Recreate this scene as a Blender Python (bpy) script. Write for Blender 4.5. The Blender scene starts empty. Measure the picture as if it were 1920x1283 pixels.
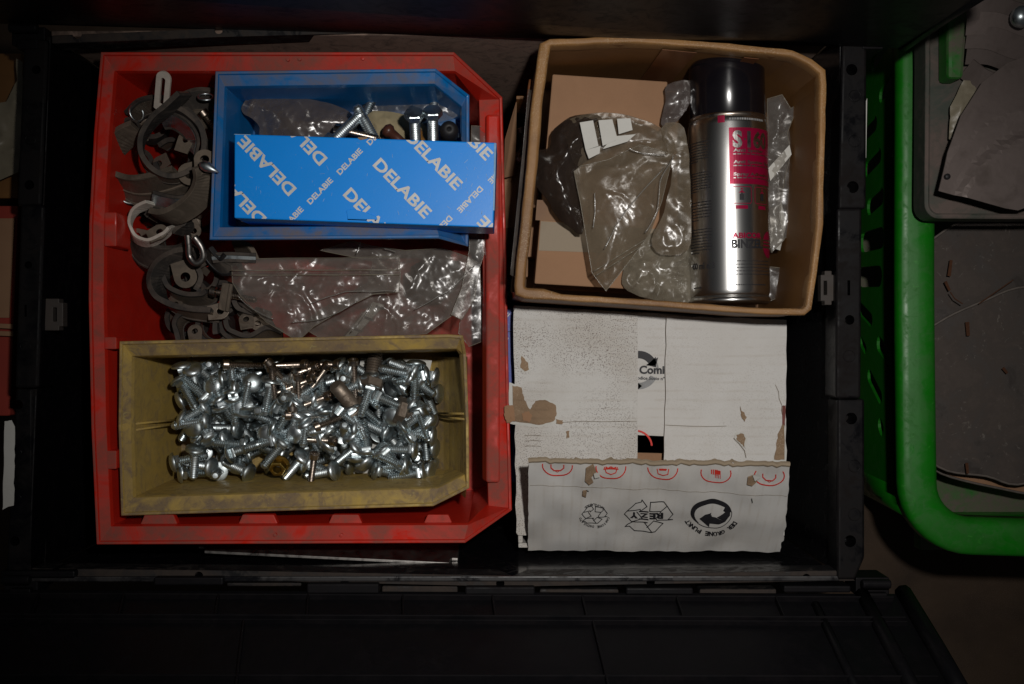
import bpy, bmesh, math, random
from mathutils import Vector, Matrix, Quaternion, noise
from mathutils.geometry import delaunay_2d_cdt

# ------------------------------------------------------------------ camera, world, flash, exposure
scene = bpy.context.scene
C = scene.collection
CAM_H = 0.74                       # metres from lens to the crate rim (rim is z = 0)
PX = 0.000377 / CAM_H              # metres per photo pixel per metre of distance
camd = bpy.data.cameras.new('camera'); cam = bpy.data.objects.new('camera', camd); C.objects.link(cam)
cam.location = (0, 0, CAM_H)
camd.sensor_width = 36.0; camd.lens = 36.0 / (1920 * PX)
camd.clip_start = 0.01; camd.clip_end = 50
scene.camera = cam
w = bpy.data.worlds.new('World'); scene.world = w; w.use_nodes = True
w.node_tree.nodes['Background'].inputs[0].default_value = (0.92, 0.94, 1.0, 1)
w.node_tree.nodes['Background'].inputs[1].default_value = 0.018
ld = bpy.data.lights.new('camera_flash', 'SPOT'); flash = bpy.data.objects.new('camera_flash', ld); C.objects.link(flash)
flash.location = (0.085, 0.085, 0.76)
ld.energy = 15.6; ld.color = (1.0, 0.965, 0.925); ld.shadow_soft_size = 0.013
ld.spot_size = math.radians(73); ld.spot_blend = 1.0
flash.rotation_euler = (Vector((0.060, 0.0, 0)) - flash.location).to_track_quat('-Z', 'Y').to_euler()
scene.view_settings.view_transform = 'Standard'; scene.view_settings.look = 'None'
scene.view_settings.exposure = 0.0; scene.view_settings.gamma = 1.0
scene.render.engine = 'CYCLES'
try:
    scene.cycles.transparent_max_bounces = 24
    scene.cycles.max_bounces = 8
    scene.cycles.sample_clamp_indirect = 3.0
except Exception: pass

def at(px, py, z=0.0):
    """the point at height z that the photograph shows at pixel (px, py)"""
    s = PX * (CAM_H - z)
    return Vector(((px - 960) * s, (641.5 - py) * s, z))
R = random.Random(7)
PI = math.pi

# ------------------------------------------------------------------ materials
def new_mat(name):
    m = bpy.data.materials.new(name); m.use_nodes = True
    nt = m.node_tree; b = nt.nodes['Principled BSDF']
    return m, nt, b
def N(nt, t, **kw):
    n = nt.nodes.new(t)
    for k, v in kw.items():
        if k in n.inputs: n.inputs[k].default_value = v
        else: setattr(n, k, v)
    return n
def ramp(nt, fac, stops):
    r = nt.nodes.new('ShaderNodeValToRGB'); nt.links.new(fac, r.inputs[0])
    e = r.color_ramp.elements
    while len(e) < len(stops): e.new(0.5)
    for el, (p, c) in zip(e, stops):
        el.position = p; el.color = (c[0], c[1], c[2], 1) if hasattr(c, '__len__') else (c, c, c, 1)
    return r
def mixc(nt, fac, a, b):
    m = nt.nodes.new('ShaderNodeMix'); m.data_type = 'RGBA'
    for s, v in ((0, fac), (6, a), (7, b)):
        if hasattr(v, 'links') or hasattr(v, 'is_linked'): nt.links.new(v, m.inputs[s])
        elif s == 0: m.inputs[0].default_value = v
        else: m.inputs[s].default_value = (v[0], v[1], v[2], 1)
    return m.outputs[2]
def mathn(nt, op, a, b=0.0):
    m = nt.nodes.new('ShaderNodeMath'); m.operation = op; m.use_clamp = True
    for i, v in enumerate((a, b)):
        if hasattr(v, 'is_linked'): nt.links.new(v, m.inputs[i])
        else: m.inputs[i].default_value = v
    return m.outputs[0]
def coords(nt, scale=(1, 1, 1)):
    g = N(nt, 'ShaderNodeNewGeometry')
    tc = N(nt, 'ShaderNodeTexCoord'); mp = N(nt, 'ShaderNodeMapping'); mp.inputs['Scale'].default_value = scale
    nt.links.new(tc.outputs['Object'], mp.inputs[0]); return mp.outputs[0], g
def noise_n(nt, vec, scale, detail=4, rough=0.6, dist=0.0):
    n = N(nt, 'ShaderNodeTexNoise'); n.inputs['Scale'].default_value = scale; n.inputs['Detail'].default_value = detail
    n.inputs['Roughness'].default_value = rough; n.inputs['Distortion'].default_value = dist
    nt.links.new(vec, n.inputs['Vector']); return n.outputs[0]
def bump(nt, b, h, strength=0.3, dist=0.0005):
    bp = N(nt, 'ShaderNodeBump'); bp.inputs['Strength'].default_value = strength; bp.inputs['Distance'].default_value = dist
    nt.links.new(h, bp.inputs['Height']); nt.links.new(bp.outputs[0], b.inputs['Normal'])

def plastic(name, base, rough=0.35, dust=(0.15, 0.11, 0.09), amount=0.6, spread=0.35, bumps=0.25, scuff=None, spec=0.5):
    """moulded plastic with settled dust: thick where the surface looks up, smeared thinly elsewhere"""
    m, nt, b = new_mat(name)
    v, g = coords(nt)
    sep = N(nt, 'ShaderNodeSeparateXYZ'); nt.links.new(g.outputs['True Normal'], sep.inputs[0])
    up = ramp(nt, sep.outputs[2], [(0.25, 0), (0.85, 1)]).outputs[0]
    n1 = noise_n(nt, v, 28, 6, 0.62, 0.6); n2 = noise_n(nt, v, 220, 4, 0.7); n3 = noise_n(nt, v, 60, 5, 0.7, 1.5)
    a = ramp(nt, n1, [(0.36, 0), (0.56, 1)]).outputs[0]
    t = ramp(nt, n3, [(0.48, 0), (0.72, 1)]).outputs[0]
    heavy = mathn(nt, 'MULTIPLY', up, mathn(nt, 'MULTIPLY', a, amount))
    thin = mathn(nt, 'MULTIPLY', t, spread)
    d = mathn(nt, 'ADD', heavy, thin)
    d = mathn(nt, 'MULTIPLY', d, ramp(nt, n2, [(0.2, 0.6), (0.7, 1)]).outputs[0])
    tone = mixc(nt, noise_n(nt, v, 45, 4, 0.6), tuple(c * 0.72 for c in base), tuple(min(1, c * 1.2) for c in base))
    col = mixc(nt, d, tone, dust)
    if scuff:
        s = ramp(nt, noise_n(nt, v, 90, 6, 0.75, 2.0), [(0.60, 0), (0.66, 1)]).outputs[0]
        col = mixc(nt, mathn(nt, 'MULTIPLY', s, 0.6), col, scuff)
    nt.links.new(col, b.inputs['Base Color'])
    rr = ramp(nt, d, [(0, rough), (0.6, 0.9)]).outputs[0]; nt.links.new(rr, b.inputs['Roughness'])
    b.inputs['Specular IOR Level'].default_value = spec
    bump(nt, b, mathn(nt, 'ADD', mathn(nt, 'MULTIPLY', n2, 0.5), mathn(nt, 'MULTIPLY', n3, 0.5)), bumps, 0.0004)
    return m

def metal(name, base, rough=0.28, tint=None, dirt=(0.05, 0.04, 0.03), dirt_amt=0.4, bumps=0.15, metallic=1.0, scale=120):
    m, nt, b = new_mat(name)
    v, g = coords(nt)
    oi = N(nt, 'ShaderNodeObjectInfo')
    n1 = noise_n(nt, v, scale, 5, 0.65, 0.5); n2 = noise_n(nt, v, scale * 4, 3, 0.6)
    base2 = tint or tuple(c * 0.75 for c in base)
    col = mixc(nt, oi.outputs['Random'], base, base2)
    d = mathn(nt, 'MULTIPLY', ramp(nt, n1, [(0.5, 0), (0.72, 1)]).outputs[0], dirt_amt)
    nt.links.new(mixc(nt, d, col, dirt), b.inputs['Base Color'])
    b.inputs['Metallic'].default_value = metallic
    nt.links.new(ramp(nt, n1, [(0.3, rough * 0.8), (0.8, min(1, rough * 1.9))]).outputs[0], b.inputs['Roughness'])
    bump(nt, b, n2, bumps, 0.0002)
    return m

def card(name, base, stain, speck=None, speck_amt=0.8, corr=None, rough=0.85, stain_amt=0.5, bumps=0.3, spec=0.25, fibre=0.25):
    """cardboard: faint flutes, fibres, stains and ground-in specks"""
    m, nt, b = new_mat(name)
    v, g = coords(nt)
    n1 = noise_n(nt, v, 16, 6, 0.6, 0.3); n2 = noise_n(nt, v, 900, 3, 0.7); n3 = noise_n(nt, v, 60, 5, 0.65)
    col = mixc(nt, mathn(nt, 'MULTIPLY', ramp(nt, n1, [(0.40, 0), (0.75, 1)]).outputs[0], stain_amt), base, stain)
    col = mixc(nt, mathn(nt, 'MULTIPLY', n2, fibre), col, tuple(c * 0.55 for c in base))
    h = mathn(nt, 'ADD', mathn(nt, 'MULTIPLY', n2, 0.35), mathn(nt, 'MULTIPLY', n3, 0.5))
    if corr:
        wv = N(nt, 'ShaderNodeTexWave'); wv.bands_direction = corr; wv.inputs['Scale'].default_value = 46
        wv.inputs['Distortion'].default_value = 1.2; wv.inputs['Detail'].default_value = 3; wv.inputs['Detail Scale'].default_value = 0.6
        nt.links.new(v, wv.inputs[0])
        k = mathn(nt, 'MULTIPLY', ramp(nt, wv.outputs['Fac'], [(0.0, 1), (0.28, 0)]).outputs[0], ramp(nt, n3, [(0.42, 0), (0.62, 0.5)]).outputs[0])
        col = mixc(nt, mathn(nt, 'MULTIPLY', k, 0.55), col, stain)
        h = mathn(nt, 'ADD', h, mathn(nt, 'MULTIPLY', wv.outputs['Fac'], 0.25))
    if speck:
        sp = noise_n(nt, v, 1100, 2, 0.6)
        big = noise_n(nt, v, 22, 5, 0.6, 0.5)
        k = mathn(nt, 'MULTIPLY', ramp(nt, sp, [(0.56, 0), (0.62, 1)]).outputs[0], ramp(nt, big, [(0.38, 0.12), (0.56, 1)]).outputs[0])
        col = mixc(nt, mathn(nt, 'MULTIPLY', k, speck_amt), col, speck)
    nt.links.new(col, b.inputs['Base Color']); b.inputs['Roughness'].default_value = rough
    b.inputs['Specular IOR Level'].default_value = spec
    bump(nt, b, h, bumps, 0.0005)
    return m

def flat(name, base, rough=0.6, metallic=0.0, var=0.25, scale=150, bumps=0.15, spec=0.4):
    m, nt, b = new_mat(name)
    v, g = coords(nt)
    n1 = noise_n(nt, v, scale, 5, 0.65, 0.4)
    nt.links.new(mixc(nt, ramp(nt, n1, [(0.3, 0), (0.7, 1)]).outputs[0], tuple(c * (1 - var) for c in base), tuple(min(1, c * (1 + var)) for c in base)), b.inputs['Base Color'])
    b.inputs['Roughness'].default_value = rough; b.inputs['Metallic'].default_value = metallic
    b.inputs['Specular IOR Level'].default_value = spec
    bump(nt, b, n1, bumps, 0.0004)
    return m

def film(name, haze=(0.30, 0.27, 0.24), haze_amt=0.25, rough=0.23, gloss=0.22, scale=34):
    """thin polythene: mostly see-through, hazy with dust, glossy on its creases"""
    m = bpy.data.materials.new(name); m.use_nodes = True; nt = m.node_tree
    for n in list(nt.nodes):
        if n.type == 'BSDF_PRINCIPLED': nt.nodes.remove(n)
    out = [n for n in nt.nodes if n.type == 'OUTPUT_MATERIAL'][0]
    v, g = coords(nt)
    n1 = noise_n(nt, v, scale, 6, 0.65, 1.2); n2 = noise_n(nt, v, scale * 5, 4, 0.6, 0.5)
    bp = N(nt, 'ShaderNodeBump'); bp.inputs['Strength'].default_value = 0.32; bp.inputs['Distance'].default_value = 0.0010
    nt.links.new(mathn(nt, 'ADD', mathn(nt, 'MULTIPLY', n1, 0.75), mathn(nt, 'MULTIPLY', n2, 0.18)), bp.inputs['Height'])
    tr = N(nt, 'ShaderNodeBsdfTransparent'); tr.inputs[0].default_value = (0.93, 0.92, 0.90, 1)
    df = N(nt, 'ShaderNodeBsdfDiffuse'); df.inputs[0].default_value = (*haze, 1)
    tl = N(nt, 'ShaderNodeBsdfTranslucent'); tl.inputs[0].default_value = (*haze, 1)
    hz = N(nt, 'ShaderNodeMixShader'); hz.inputs[0].default_value = 0.35
    nt.links.new(df.outputs[0], hz.inputs[1]); nt.links.new(tl.outputs[0], hz.inputs[2])
    gl = N(nt, 'ShaderNodeBsdfGlossy'); gl.inputs['Roughness'].default_value = rough; gl.inputs[0].default_value = (0.9, 0.9, 0.9, 1)
    nt.links.new(bp.outputs[0], gl.inputs['Normal'])
    m1 = N(nt, 'ShaderNodeMixShader'); nt.links.new(ramp(nt, n1, [(0.3, haze_amt * 0.5), (0.75, min(1, haze_amt * 1.5))]).outputs[0], m1.inputs[0])
    nt.links.new(tr.outputs[0], m1.inputs[1]); nt.links.new(hz.outputs[0], m1.inputs[2])
    lw = N(nt, 'ShaderNodeLayerWeight'); lw.inputs[0].default_value = 0.35; nt.links.new(bp.outputs[0], lw.inputs['Normal'])
    m2 = N(nt, 'ShaderNodeMixShader')
    nt.links.new(mathn(nt, 'MULTIPLY', mathn(nt, 'ADD', lw.outputs['Facing'], 0.12), gloss * 2.0), m2.inputs[0])
    nt.links.new(m1.outputs[0], m2.inputs[1]); nt.links.new(gl.outputs[0], m2.inputs[2])
    nt.links.new(m2.outputs[0], out.inputs[0])
    return m

M = {}
M['red'] = plastic('red_plastic', (0.58, 0.022, 0.010), 0.30, dust=(0.15, 0.085, 0.065), amount=0.80, spread=0.12, spec=.35)
M['blue'] = plastic('blue_plastic', (0.003, 0.150, 0.43), 0.32, dust=(0.17, 0.135, 0.12), amount=0.9, spread=0.08, spec=.4)
M['yellow'] = plastic('yellow_plastic', (0.48, 0.33, 0.085), 0.5, dust=(0.175, 0.125, 0.088), amount=1.0, spread=0.85, scuff=(0.46, 0.38, 0.14))
M['black'] = plastic('black_crate_plastic', (0.003, 0.003, 0.004), 0.28, dust=(0.013, 0.010, 0.009), amount=0.5, spread=0.35, bumps=0.12, spec=.14)
M['wall_gloss'] = plastic('glossy_black_crate_wall', (0.006, 0.006, 0.0075), 0.14, dust=(0.02, 0.015, 0.013), amount=0.4, spread=0.25, bumps=0.06, spec=.8)
M['black_dusty'] = plastic('dusty_black_crate_plastic', (0.014, 0.014, 0.015), 0.3, dust=(0.045, 0.034, 0.028), amount=0.9, spread=0.9, bumps=0.2, spec=.3)
M['back_dust'] = plastic('dust_caked_crate_wall', (0.30, 0.21, 0.165), 0.7, dust=(0.05, 0.036, 0.030), amount=0.9, spread=0.9, bumps=0.4, spec=.25)
M['lid'] = plastic('black_lid_plastic', (0.0045, 0.0045, 0.0055), 0.42, dust=(0.010, 0.007, 0.008), amount=0.3, spread=0.3, bumps=0.25, spec=.14)
M['tab'] = plastic('grey_latch_plastic', (0.045, 0.038, 0.034), 0.5, dust=(0.07, 0.056, 0.048), amount=0.5, spread=0.4, spec=.3)
M['green'] = plastic('green_basket_plastic', (0.005, 0.175, 0.004), 0.30, dust=(0.03, 0.10, 0.02), amount=0.25, spread=0.35, bumps=0.18, scuff=(0.03, 0.26, 0.02))
M['green_dusty'] = plastic('dusty_green_plastic', (0.012, 0.16, 0.012), 0.45, dust=(0.13, 0.10, 0.085), amount=1.0, spread=0.5)
M['traygrey'] = plastic('dust_covered_tray', (0.06, 0.07, 0.055), 0.6, dust=(0.150, 0.108, 0.094), amount=1.0, spread=0.5)
M['zinc'] = metal('zinc_plate', (0.64, 0.70, 0.725), 0.33, tint=(0.46, 0.52, 0.535), dirt=(0.16, 0.14, 0.11), dirt_amt=0.6)
M['steel'] = metal('stainless', (0.48, 0.42, 0.36), 0.27, tint=(0.34, 0.28, 0.235), dirt=(0.08, 0.06, 0.045), dirt_amt=0.5)
M['oldsteel'] = metal('dull_brown_steel', (0.27, 0.22, 0.175), 0.45, dirt=(0.09, 0.06, 0.04), dirt_amt=0.7, metallic=0.8)
M['brass'] = metal('brass', (0.50, 0.34, 0.09), 0.3, dirt=(0.12, 0.08, 0.03))
M['plate'] = metal('brushed_steel_plate', (0.36, 0.34, 0.32), 0.30, dirt=(0.10, 0.08, 0.07), dirt_amt=0.5)
M['dullmetal'] = metal('dusty_galvanised_sheet', (0.175, 0.138, 0.125), 0.5, dirt=(0.10, 0.078, 0.068), dirt_amt=0.8, metallic=0.35, scale=40)
M['can'] = metal('bright_tinplate', (0.72, 0.71, 0.68), 0.24, tint=(0.72, 0.71, 0.68), dirt=(0.5, 0.48, 0.45), dirt_amt=0.2, bumps=0.06, scale=260)
M['rubber'] = plastic('dusty_rubber', (0.030, 0.027, 0.025), 0.7, dust=(0.105, 0.084, 0.068), amount=0.8, spread=0.8, bumps=0.4, spec=0.3)
M['rubber_pale'] = plastic('pale_dusty_rubber', (0.08, 0.064, 0.048), 0.7, dust=(0.180, 0.142, 0.108), amount=0.8, spread=0.6, bumps=0.4, spec=0.3)
M['rubber_dark'] = flat('black_rubber', (0.012, 0.011, 0.012), 0.55)
M['nylon'] = flat('off_white_nylon', (0.52, 0.47, 0.41), 0.5, var=0.15)
M['kraft'] = card('kraft_card', (0.35, 0.20, 0.115), (0.22, 0.125, 0.072), corr=None, stain_amt=0.5, spec=0.15)
M['kraft_rim'] = card('worn_kraft_rim', (0.33, 0.170, 0.058), (0.10, 0.042, 0.016), speck=(0.52, 0.40, 0.25), speck_amt=0.45, stain_amt=1.0, rough=0.55, spec=0.4, bumps=0.6)
M['kraft_in'] = card('orange_kraft_inside', (0.215, 0.098, 0.027), (0.11, 0.045, 0.015), stain_amt=0.7, rough=0.55, spec=0.4)
M['kraft_tape'] = card('brown_tape', (0.20, 0.075, 0.028), (0.14, 0.06, 0.03), stain_amt=0.5, rough=0.3, spec=0.5)
M['tape_old'] = card('old_paper_tape', (0.33, 0.27, 0.20), (0.22, 0.17, 0.12), stain_amt=0.7, spec=0.2)
M['white'] = card('white_card', (0.63, 0.615, 0.585), (0.40, 0.35, 0.29), speck=(0.16, 0.12, 0.105), corr='Y', stain_amt=0.6, fibre=0.15)
M['white_clean'] = card('white_card_clean', (0.64, 0.625, 0.60), (0.45, 0.40, 0.34), speck=(0.3, 0.26, 0.22), speck_amt=0.25, corr='Y', stain_amt=0.35, fibre=0.1)
M['white_flap'] = card('white_card_flap', (0.60, 0.585, 0.56), (0.42, 0.37, 0.31), corr='X', stain_amt=0.5, fibre=0.1)
M['torn'] = card('torn_kraft', (0.31, 0.21, 0.13), (0.13, 0.085, 0.052), corr='Y', stain_amt=0.9, bumps=1.0, speck=(.42, .33, .24), speck_amt=.5)
M['flute'] = card('flute_edge', (0.34, 0.27, 0.19), (0.20, 0.15, 0.10), stain_amt=0.8, bumps=0.9)
M['bluecard'] = card('blue_printed_card', (0.0005, 0.265, 0.86), (0.004, 0.23, 0.68), speck=(0.25, 0.38, 0.55), speck_amt=0.05, stain_amt=0.4, rough=0.36, spec=0.35, bumps=0.15, fibre=0.06)
M['violetcard'] = card('violet_blue_card', (0.10, 0.13, 0.42), (0.08, 0.10, 0.3), speck=(0.5, 0.5, 0.6), speck_amt=0.2, stain_amt=0.3, rough=0.5)
M['ink'] = flat('black_ink', (0.018, 0.017, 0.02), 0.6)
M['ink_grey'] = flat('grey_ink', (0.27, 0.27, 0.27), 0.7)
M['ink_red'] = flat('red_ink', (0.62, 0.035, 0.022), 0.6)
M['ink_white'] = flat('white_ink', (0.58, 0.58, 0.56), 0.5, var=0.1)
M['magenta'] = flat('magenta_lacquer', (0.31, 0.003, 0.040), 0.35, metallic=0.35, var=0.1)
M['silverink'] = metal('unprinted_tin_letters', (0.6, 0.58, 0.56), 0.25, dirt_amt=0.1)
def tin(name):
    m, nt, b = new_mat(name); v, g = coords(nt)
    n1 = noise_n(nt, v, 35, 4, 0.6, 0.3); n2 = noise_n(nt, v, 2200, 2, 0.6); n3 = noise_n(nt, v, 500, 6, 0.8, 2.0)
    sc = ramp(nt, n3, [(0.62, 0), (0.66, 1)]).outputs[0]
    nt.links.new(mixc(nt, mathn(nt, 'MULTIPLY', sc, 0.45), mixc(nt, n1, (0.55, 0.55, 0.545), (0.64, 0.63, 0.605)), (0.25, 0.24, 0.22)), b.inputs['Base Color'])
    b.inputs['Metallic'].default_value = 1.0; b.inputs['Roughness'].default_value = 0.27
    bump(nt, b, n2, 0.10, 0.0001); return m
M['can'] = tin('tinplate')
M['cap'] = flat('black_can_cap', (0.006, 0.005, 0.007), 0.18, var=0.1, bumps=0.03, spec=0.6)
M['paper'] = card('white_paper', (0.62, 0.61, 0.57), (0.4, 0.38, 0.33), stain_amt=0.4)
M['cloth'] = card('yellowed_paper', (0.36, 0.30, 0.18), (0.20, 0.14, 0.07), stain_amt=0.8, bumps=0.8)
M['floor'] = card('dirty_floor', (0.075, 0.049, 0.032), (0.035, 0.024, 0.018), speck=(0.12, 0.09, 0.07), speck_amt=0.4, stain_amt=0.9, bumps=0.9)
M['disc'] = plastic('grimy_sheet', (0.045, 0.036, 0.031), 0.45, dust=(0.080, 0.063, 0.054), amount=0.9, spread=0.5, scuff=(0.17, 0.15, 0.13), bumps=0.4)
M['foil'] = card('dull_wrapper', (0.26, 0.225, 0.16), (0.12, 0.10, 0.06), stain_amt=0.8, rough=0.4, spec=0.6)
M['redcard'] = card('red_card', (0.34, 0.045, 0.03), (0.2, 0.04, 0.03), stain_amt=0.6)
M['rust'] = flat('rust', (0.07, 0.026, 0.010), 0.9)
M['sheet_edge'] = flat('worn_sheet_edge', (0.13, 0.11, 0.095), 0.5)
M['rubber_deep'] = plastic('depth_shaded_rubber', (0.022, 0.020, 0.019), 0.7, dust=(0.075, 0.058, 0.047), amount=0.8, spread=0.8, bumps=0.4, spec=0.3)  # darker copy of the rubber; shade deep in the heap put into its colour
M['film'] = film('clear_dusty_polythene', haze=(0.30, 0.265, 0.235), haze_amt=0.36, gloss=0.14)
M['film_clear'] = film('clear_polythene', haze=(0.34, 0.32, 0.30), haze_amt=0.28, gloss=0.115)
M['film_olive'] = film('brownish_polythene', haze=(0.27, 0.215, 0.15), haze_amt=0.50, gloss=0.12)
M['film_grey'] = film('grey_dusty_polythene', haze=(0.17, 0.14, 0.13), haze_amt=0.85, gloss=0.25)
M['film_dark'] = film('dark_polythene', haze=(0.045, 0.032, 0.026), haze_amt=0.85, gloss=0.17, scale=40)
M['film_crease'] = film('creased_polythene', haze=(0.42, 0.40, 0.36), haze_amt=0.45, gloss=0.5, rough=.2)
M['film_pale'] = film('pale_polythene', haze=(0.34, 0.30, 0.23), haze_amt=0.72, gloss=0.16, scale=36)

# ------------------------------------------------------------------ object helpers
def tag(o, label=None, cat=None, group=None, kind=None):
    if label: o['label'] = label
    if cat: o['category'] = cat
    if group: o['group'] = group
    if kind: o['kind'] = kind
    return o
def thing(name, label, cat, loc=(0, 0, 0), group=None):
    o = bpy.data.objects.new(name, None); C.objects.link(o); o.location = loc; o.empty_display_size = 0.01
    return tag(o, label, cat, group)
def origin(p):
    v = Vector((0, 0, 0))
    while p is not None: v = v + p.location; p = p.parent
    return v
def obj(name, bm, mat, parent=None, smooth=False, bevel=0.0, seg=2, norm=True):
    """bm in world coordinates -> one mesh object (child of parent when given)"""
    if norm: bmesh.ops.recalc_face_normals(bm, faces=bm.faces[:])
    base = origin(parent)
    if parent is not None: bmesh.ops.translate(bm, verts=bm.verts[:], vec=-base)
    me = bpy.data.meshes.new(name); bm.to_mesh(me); bm.free()
    mats = mat if isinstance(mat, (list, tuple)) else [mat]
    for m_ in mats: me.materials.append(m_)
    o = bpy.data.objects.new(name, me); C.objects.link(o)
    if parent is not None: o.parent = parent
    if smooth:
        me.polygons.foreach_set('use_smooth', [True] * len(me.polygons))
    if bevel > 0:
        b = o.modifiers.new('bevel', 'BEVEL'); b.width = bevel; b.segments = seg; b.limit_method = 'ANGLE'; b.angle_limit = math.radians(28)
    return o
def bm_new(): return bmesh.new()
def add_loops(bm, loops, cap0=True, cap1=True, mi=None):
    vs = [[bm.verts.new(p) for p in lp] for lp in loops]
    n = len(loops[0]); fs = []
    for a, (l0, l1) in enumerate(zip(vs, vs[1:])):
        for i in range(n):
            f = bm.faces.new((l0[i], l0[(i + 1) % n], l1[(i + 1) % n], l1[i])); fs.append(f)
            if mi: f.material_index = mi[a]
    if cap0: bm.faces.new(list(reversed(vs[0])))
    if cap1:
        f = bm.faces.new(vs[-1])
        if mi: f.material_index = mi[-1]
    return vs
def add_prism(bm, pts, up):
    """pts: 3D polygon, extruded by vector up"""
    add_loops(bm, [[Vector(p) for p in pts], [Vector(p) + Vector(up) for p in pts]])
def add_box(bm, x0, x1, y0, y1, z0, z1):
    add_prism(bm, [(x0, y0, z0), (x1, y0, z0), (x1, y1, z0), (x0, y1, z0)], (0, 0, z1 - z0))
def box_px(bm, x0, x1, y0, y1, zt, zb):
    """box whose TOP outline shows at these pixels"""
    a = at(x0, y0, zt); b = at(x1, y1, zt)
    add_box(bm, min(a.x, b.x), max(a.x, b.x), min(a.y, b.y), max(a.y, b.y), zb, zt)
def circle(c, r, n=16, ax=(0, 0, 1), ph=0.0):
    q = Vector((0, 0, 1)).rotation_difference(Vector(ax).normalized())
    return [Vector(c) + q @ Vector((r * math.cos(ph + 2 * PI * i / n), r * math.sin(ph + 2 * PI * i / n), 0)) for i in range(n)]
def add_lathe(bm, prof, c=(0, 0, 0), ax=(0, 0, 1), n=20, cap=True):
    q = Vector((0, 0, 1)).rotation_difference(Vector(ax).normalized()); c = Vector(c)
    loops = [[c + q @ Vector((r * math.cos(2 * PI * i / n), r * math.sin(2 * PI * i / n), z)) for i in range(n)] for r, z in prof]
    add_loops(bm, loops, cap, cap)
def smooth_path(pts, k=5, closed=False):
    P = [Vector(p) for p in pts]; n = len(P); out = []
    rng = range(n) if closed else range(n - 1)
    for i in rng:
        if closed: p0, p1, p2, p3 = P[(i - 1) % n], P[i], P[(i + 1) % n], P[(i + 2) % n]
        else: p0, p1, p2, p3 = P[max(i - 1, 0)], P[i], P[i + 1], P[min(i + 2, n - 1)]
        for j in range(k):
            t = j / k
            out.append(0.5 * ((2 * p1) + (p2 - p0) * t + (2 * p0 - 5 * p1 + 4 * p2 - p3) * t * t + (3 * p1 - p0 - 3 * p2 + p3) * t ** 3))
    if not closed: out.append(P[-1])
    return out
def add_tube(bm, path, r, n=8, closed=False):
    loops = []; m = len(path); up = Vector((0.13, 0.21, 0.97)).normalized()
    for i, p in enumerate(path):
        a = path[(i - 1) % m] if (closed or i > 0) else path[i]; b = path[(i + 1) % m] if (closed or i < m - 1) else path[i]
        t = (Vector(b) - Vector(a)).normalized(); s = t.cross(up)
        if s.length < 1e-4: s = Vector((1, 0, 0))
        s.normalize(); u = s.cross(t)
        loops.append([Vector(p) + s * (r * math.cos(2 * PI * k / n)) + u * (r * math.sin(2 * PI * k / n)) for k in range(n)])
    if closed: loops.append(loops[0])
    add_loops(bm, loops, not closed, not closed)
    if closed: bmesh.ops.remove_doubles(bm, verts=bm.verts[:], dist=1e-7)
def add_ribbon(bm, path, prof, up, twist=0.0):
    """sweep a closed section (list of (across, out)) along the path; across runs along up"""
    loops = []; m = len(path)
    for i, p in enumerate(path):
        a = path[max(i - 1, 0)]; b = path[min(i + 1, m - 1)]
        t = (b - a).normalized(); u = Vector(up); u = (u - t * u.dot(t)).normalized()
        nn = t.cross(u)
        if twist:
            q = Quaternion(t, twist * i / m); u = q @ u; nn = q @ nn
        loops.append([p + u * s + nn * o for s, o in prof])
    add_loops(bm, loops)
def offset_poly(pts, offs):
    """inward offset of a CCW outline, one distance per edge (edge i runs from i to i+1)"""
    n = len(pts); out = []
    for i in range(n):
        p0, p1, p2 = Vector(pts[i - 1]).to_2d(), Vector(pts[i]).to_2d(), Vector(pts[(i + 1) % n]).to_2d()
        d1 = (p1 - p0).normalized(); d2 = (p2 - p1).normalized()
        n1 = Vector((-d1.y, d1.x)); n2 = Vector((-d2.y, d2.x)); a, b = offs[i - 1], offs[i]
        cr = d1.x * d2.y - d1.y * d2.x
        if abs(cr) < 0.12:
            nn = (n1 + n2).normalized(); out.append(p1 + nn * ((a + b) / 2))
        else:
            q1 = p1 + n1 * a; q2 = p1 + n2 * b
            t = ((q2 - q1).x * d2.y - (q2 - q1).y * d2.x) / cr
            out.append(q1 + d1 * t)
    return out
def cut(o, cutters):
    """boolean the cutter bmesh out of o (applied at once)"""
    me = bpy.data.meshes.new('cutter'); bmesh.ops.recalc_face_normals(cutters, faces=cutters.faces[:]); cutters.to_mesh(me); cutters.free()
    c = bpy.data.objects.new('cutter', me); C.objects.link(c)
    if o.parent: c.location = (0, 0, 0)
    md = o.modifiers.new('cut', 'BOOLEAN'); md.operation = 'DIFFERENCE'; md.object = c; md.solver = 'EXACT'
    bpy.context.view_layer.update()
    dg = bpy.context.evaluated_depsgraph_get()
    nm = bpy.data.meshes.new_from_object(o.evaluated_get(dg))
    old = o.data; name = old.name
    o.modifiers.clear(); o.data = nm; bpy.data.meshes.remove(old); nm.name = name
    bpy.data.objects.remove(c); bpy.data.meshes.remove(me)

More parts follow.
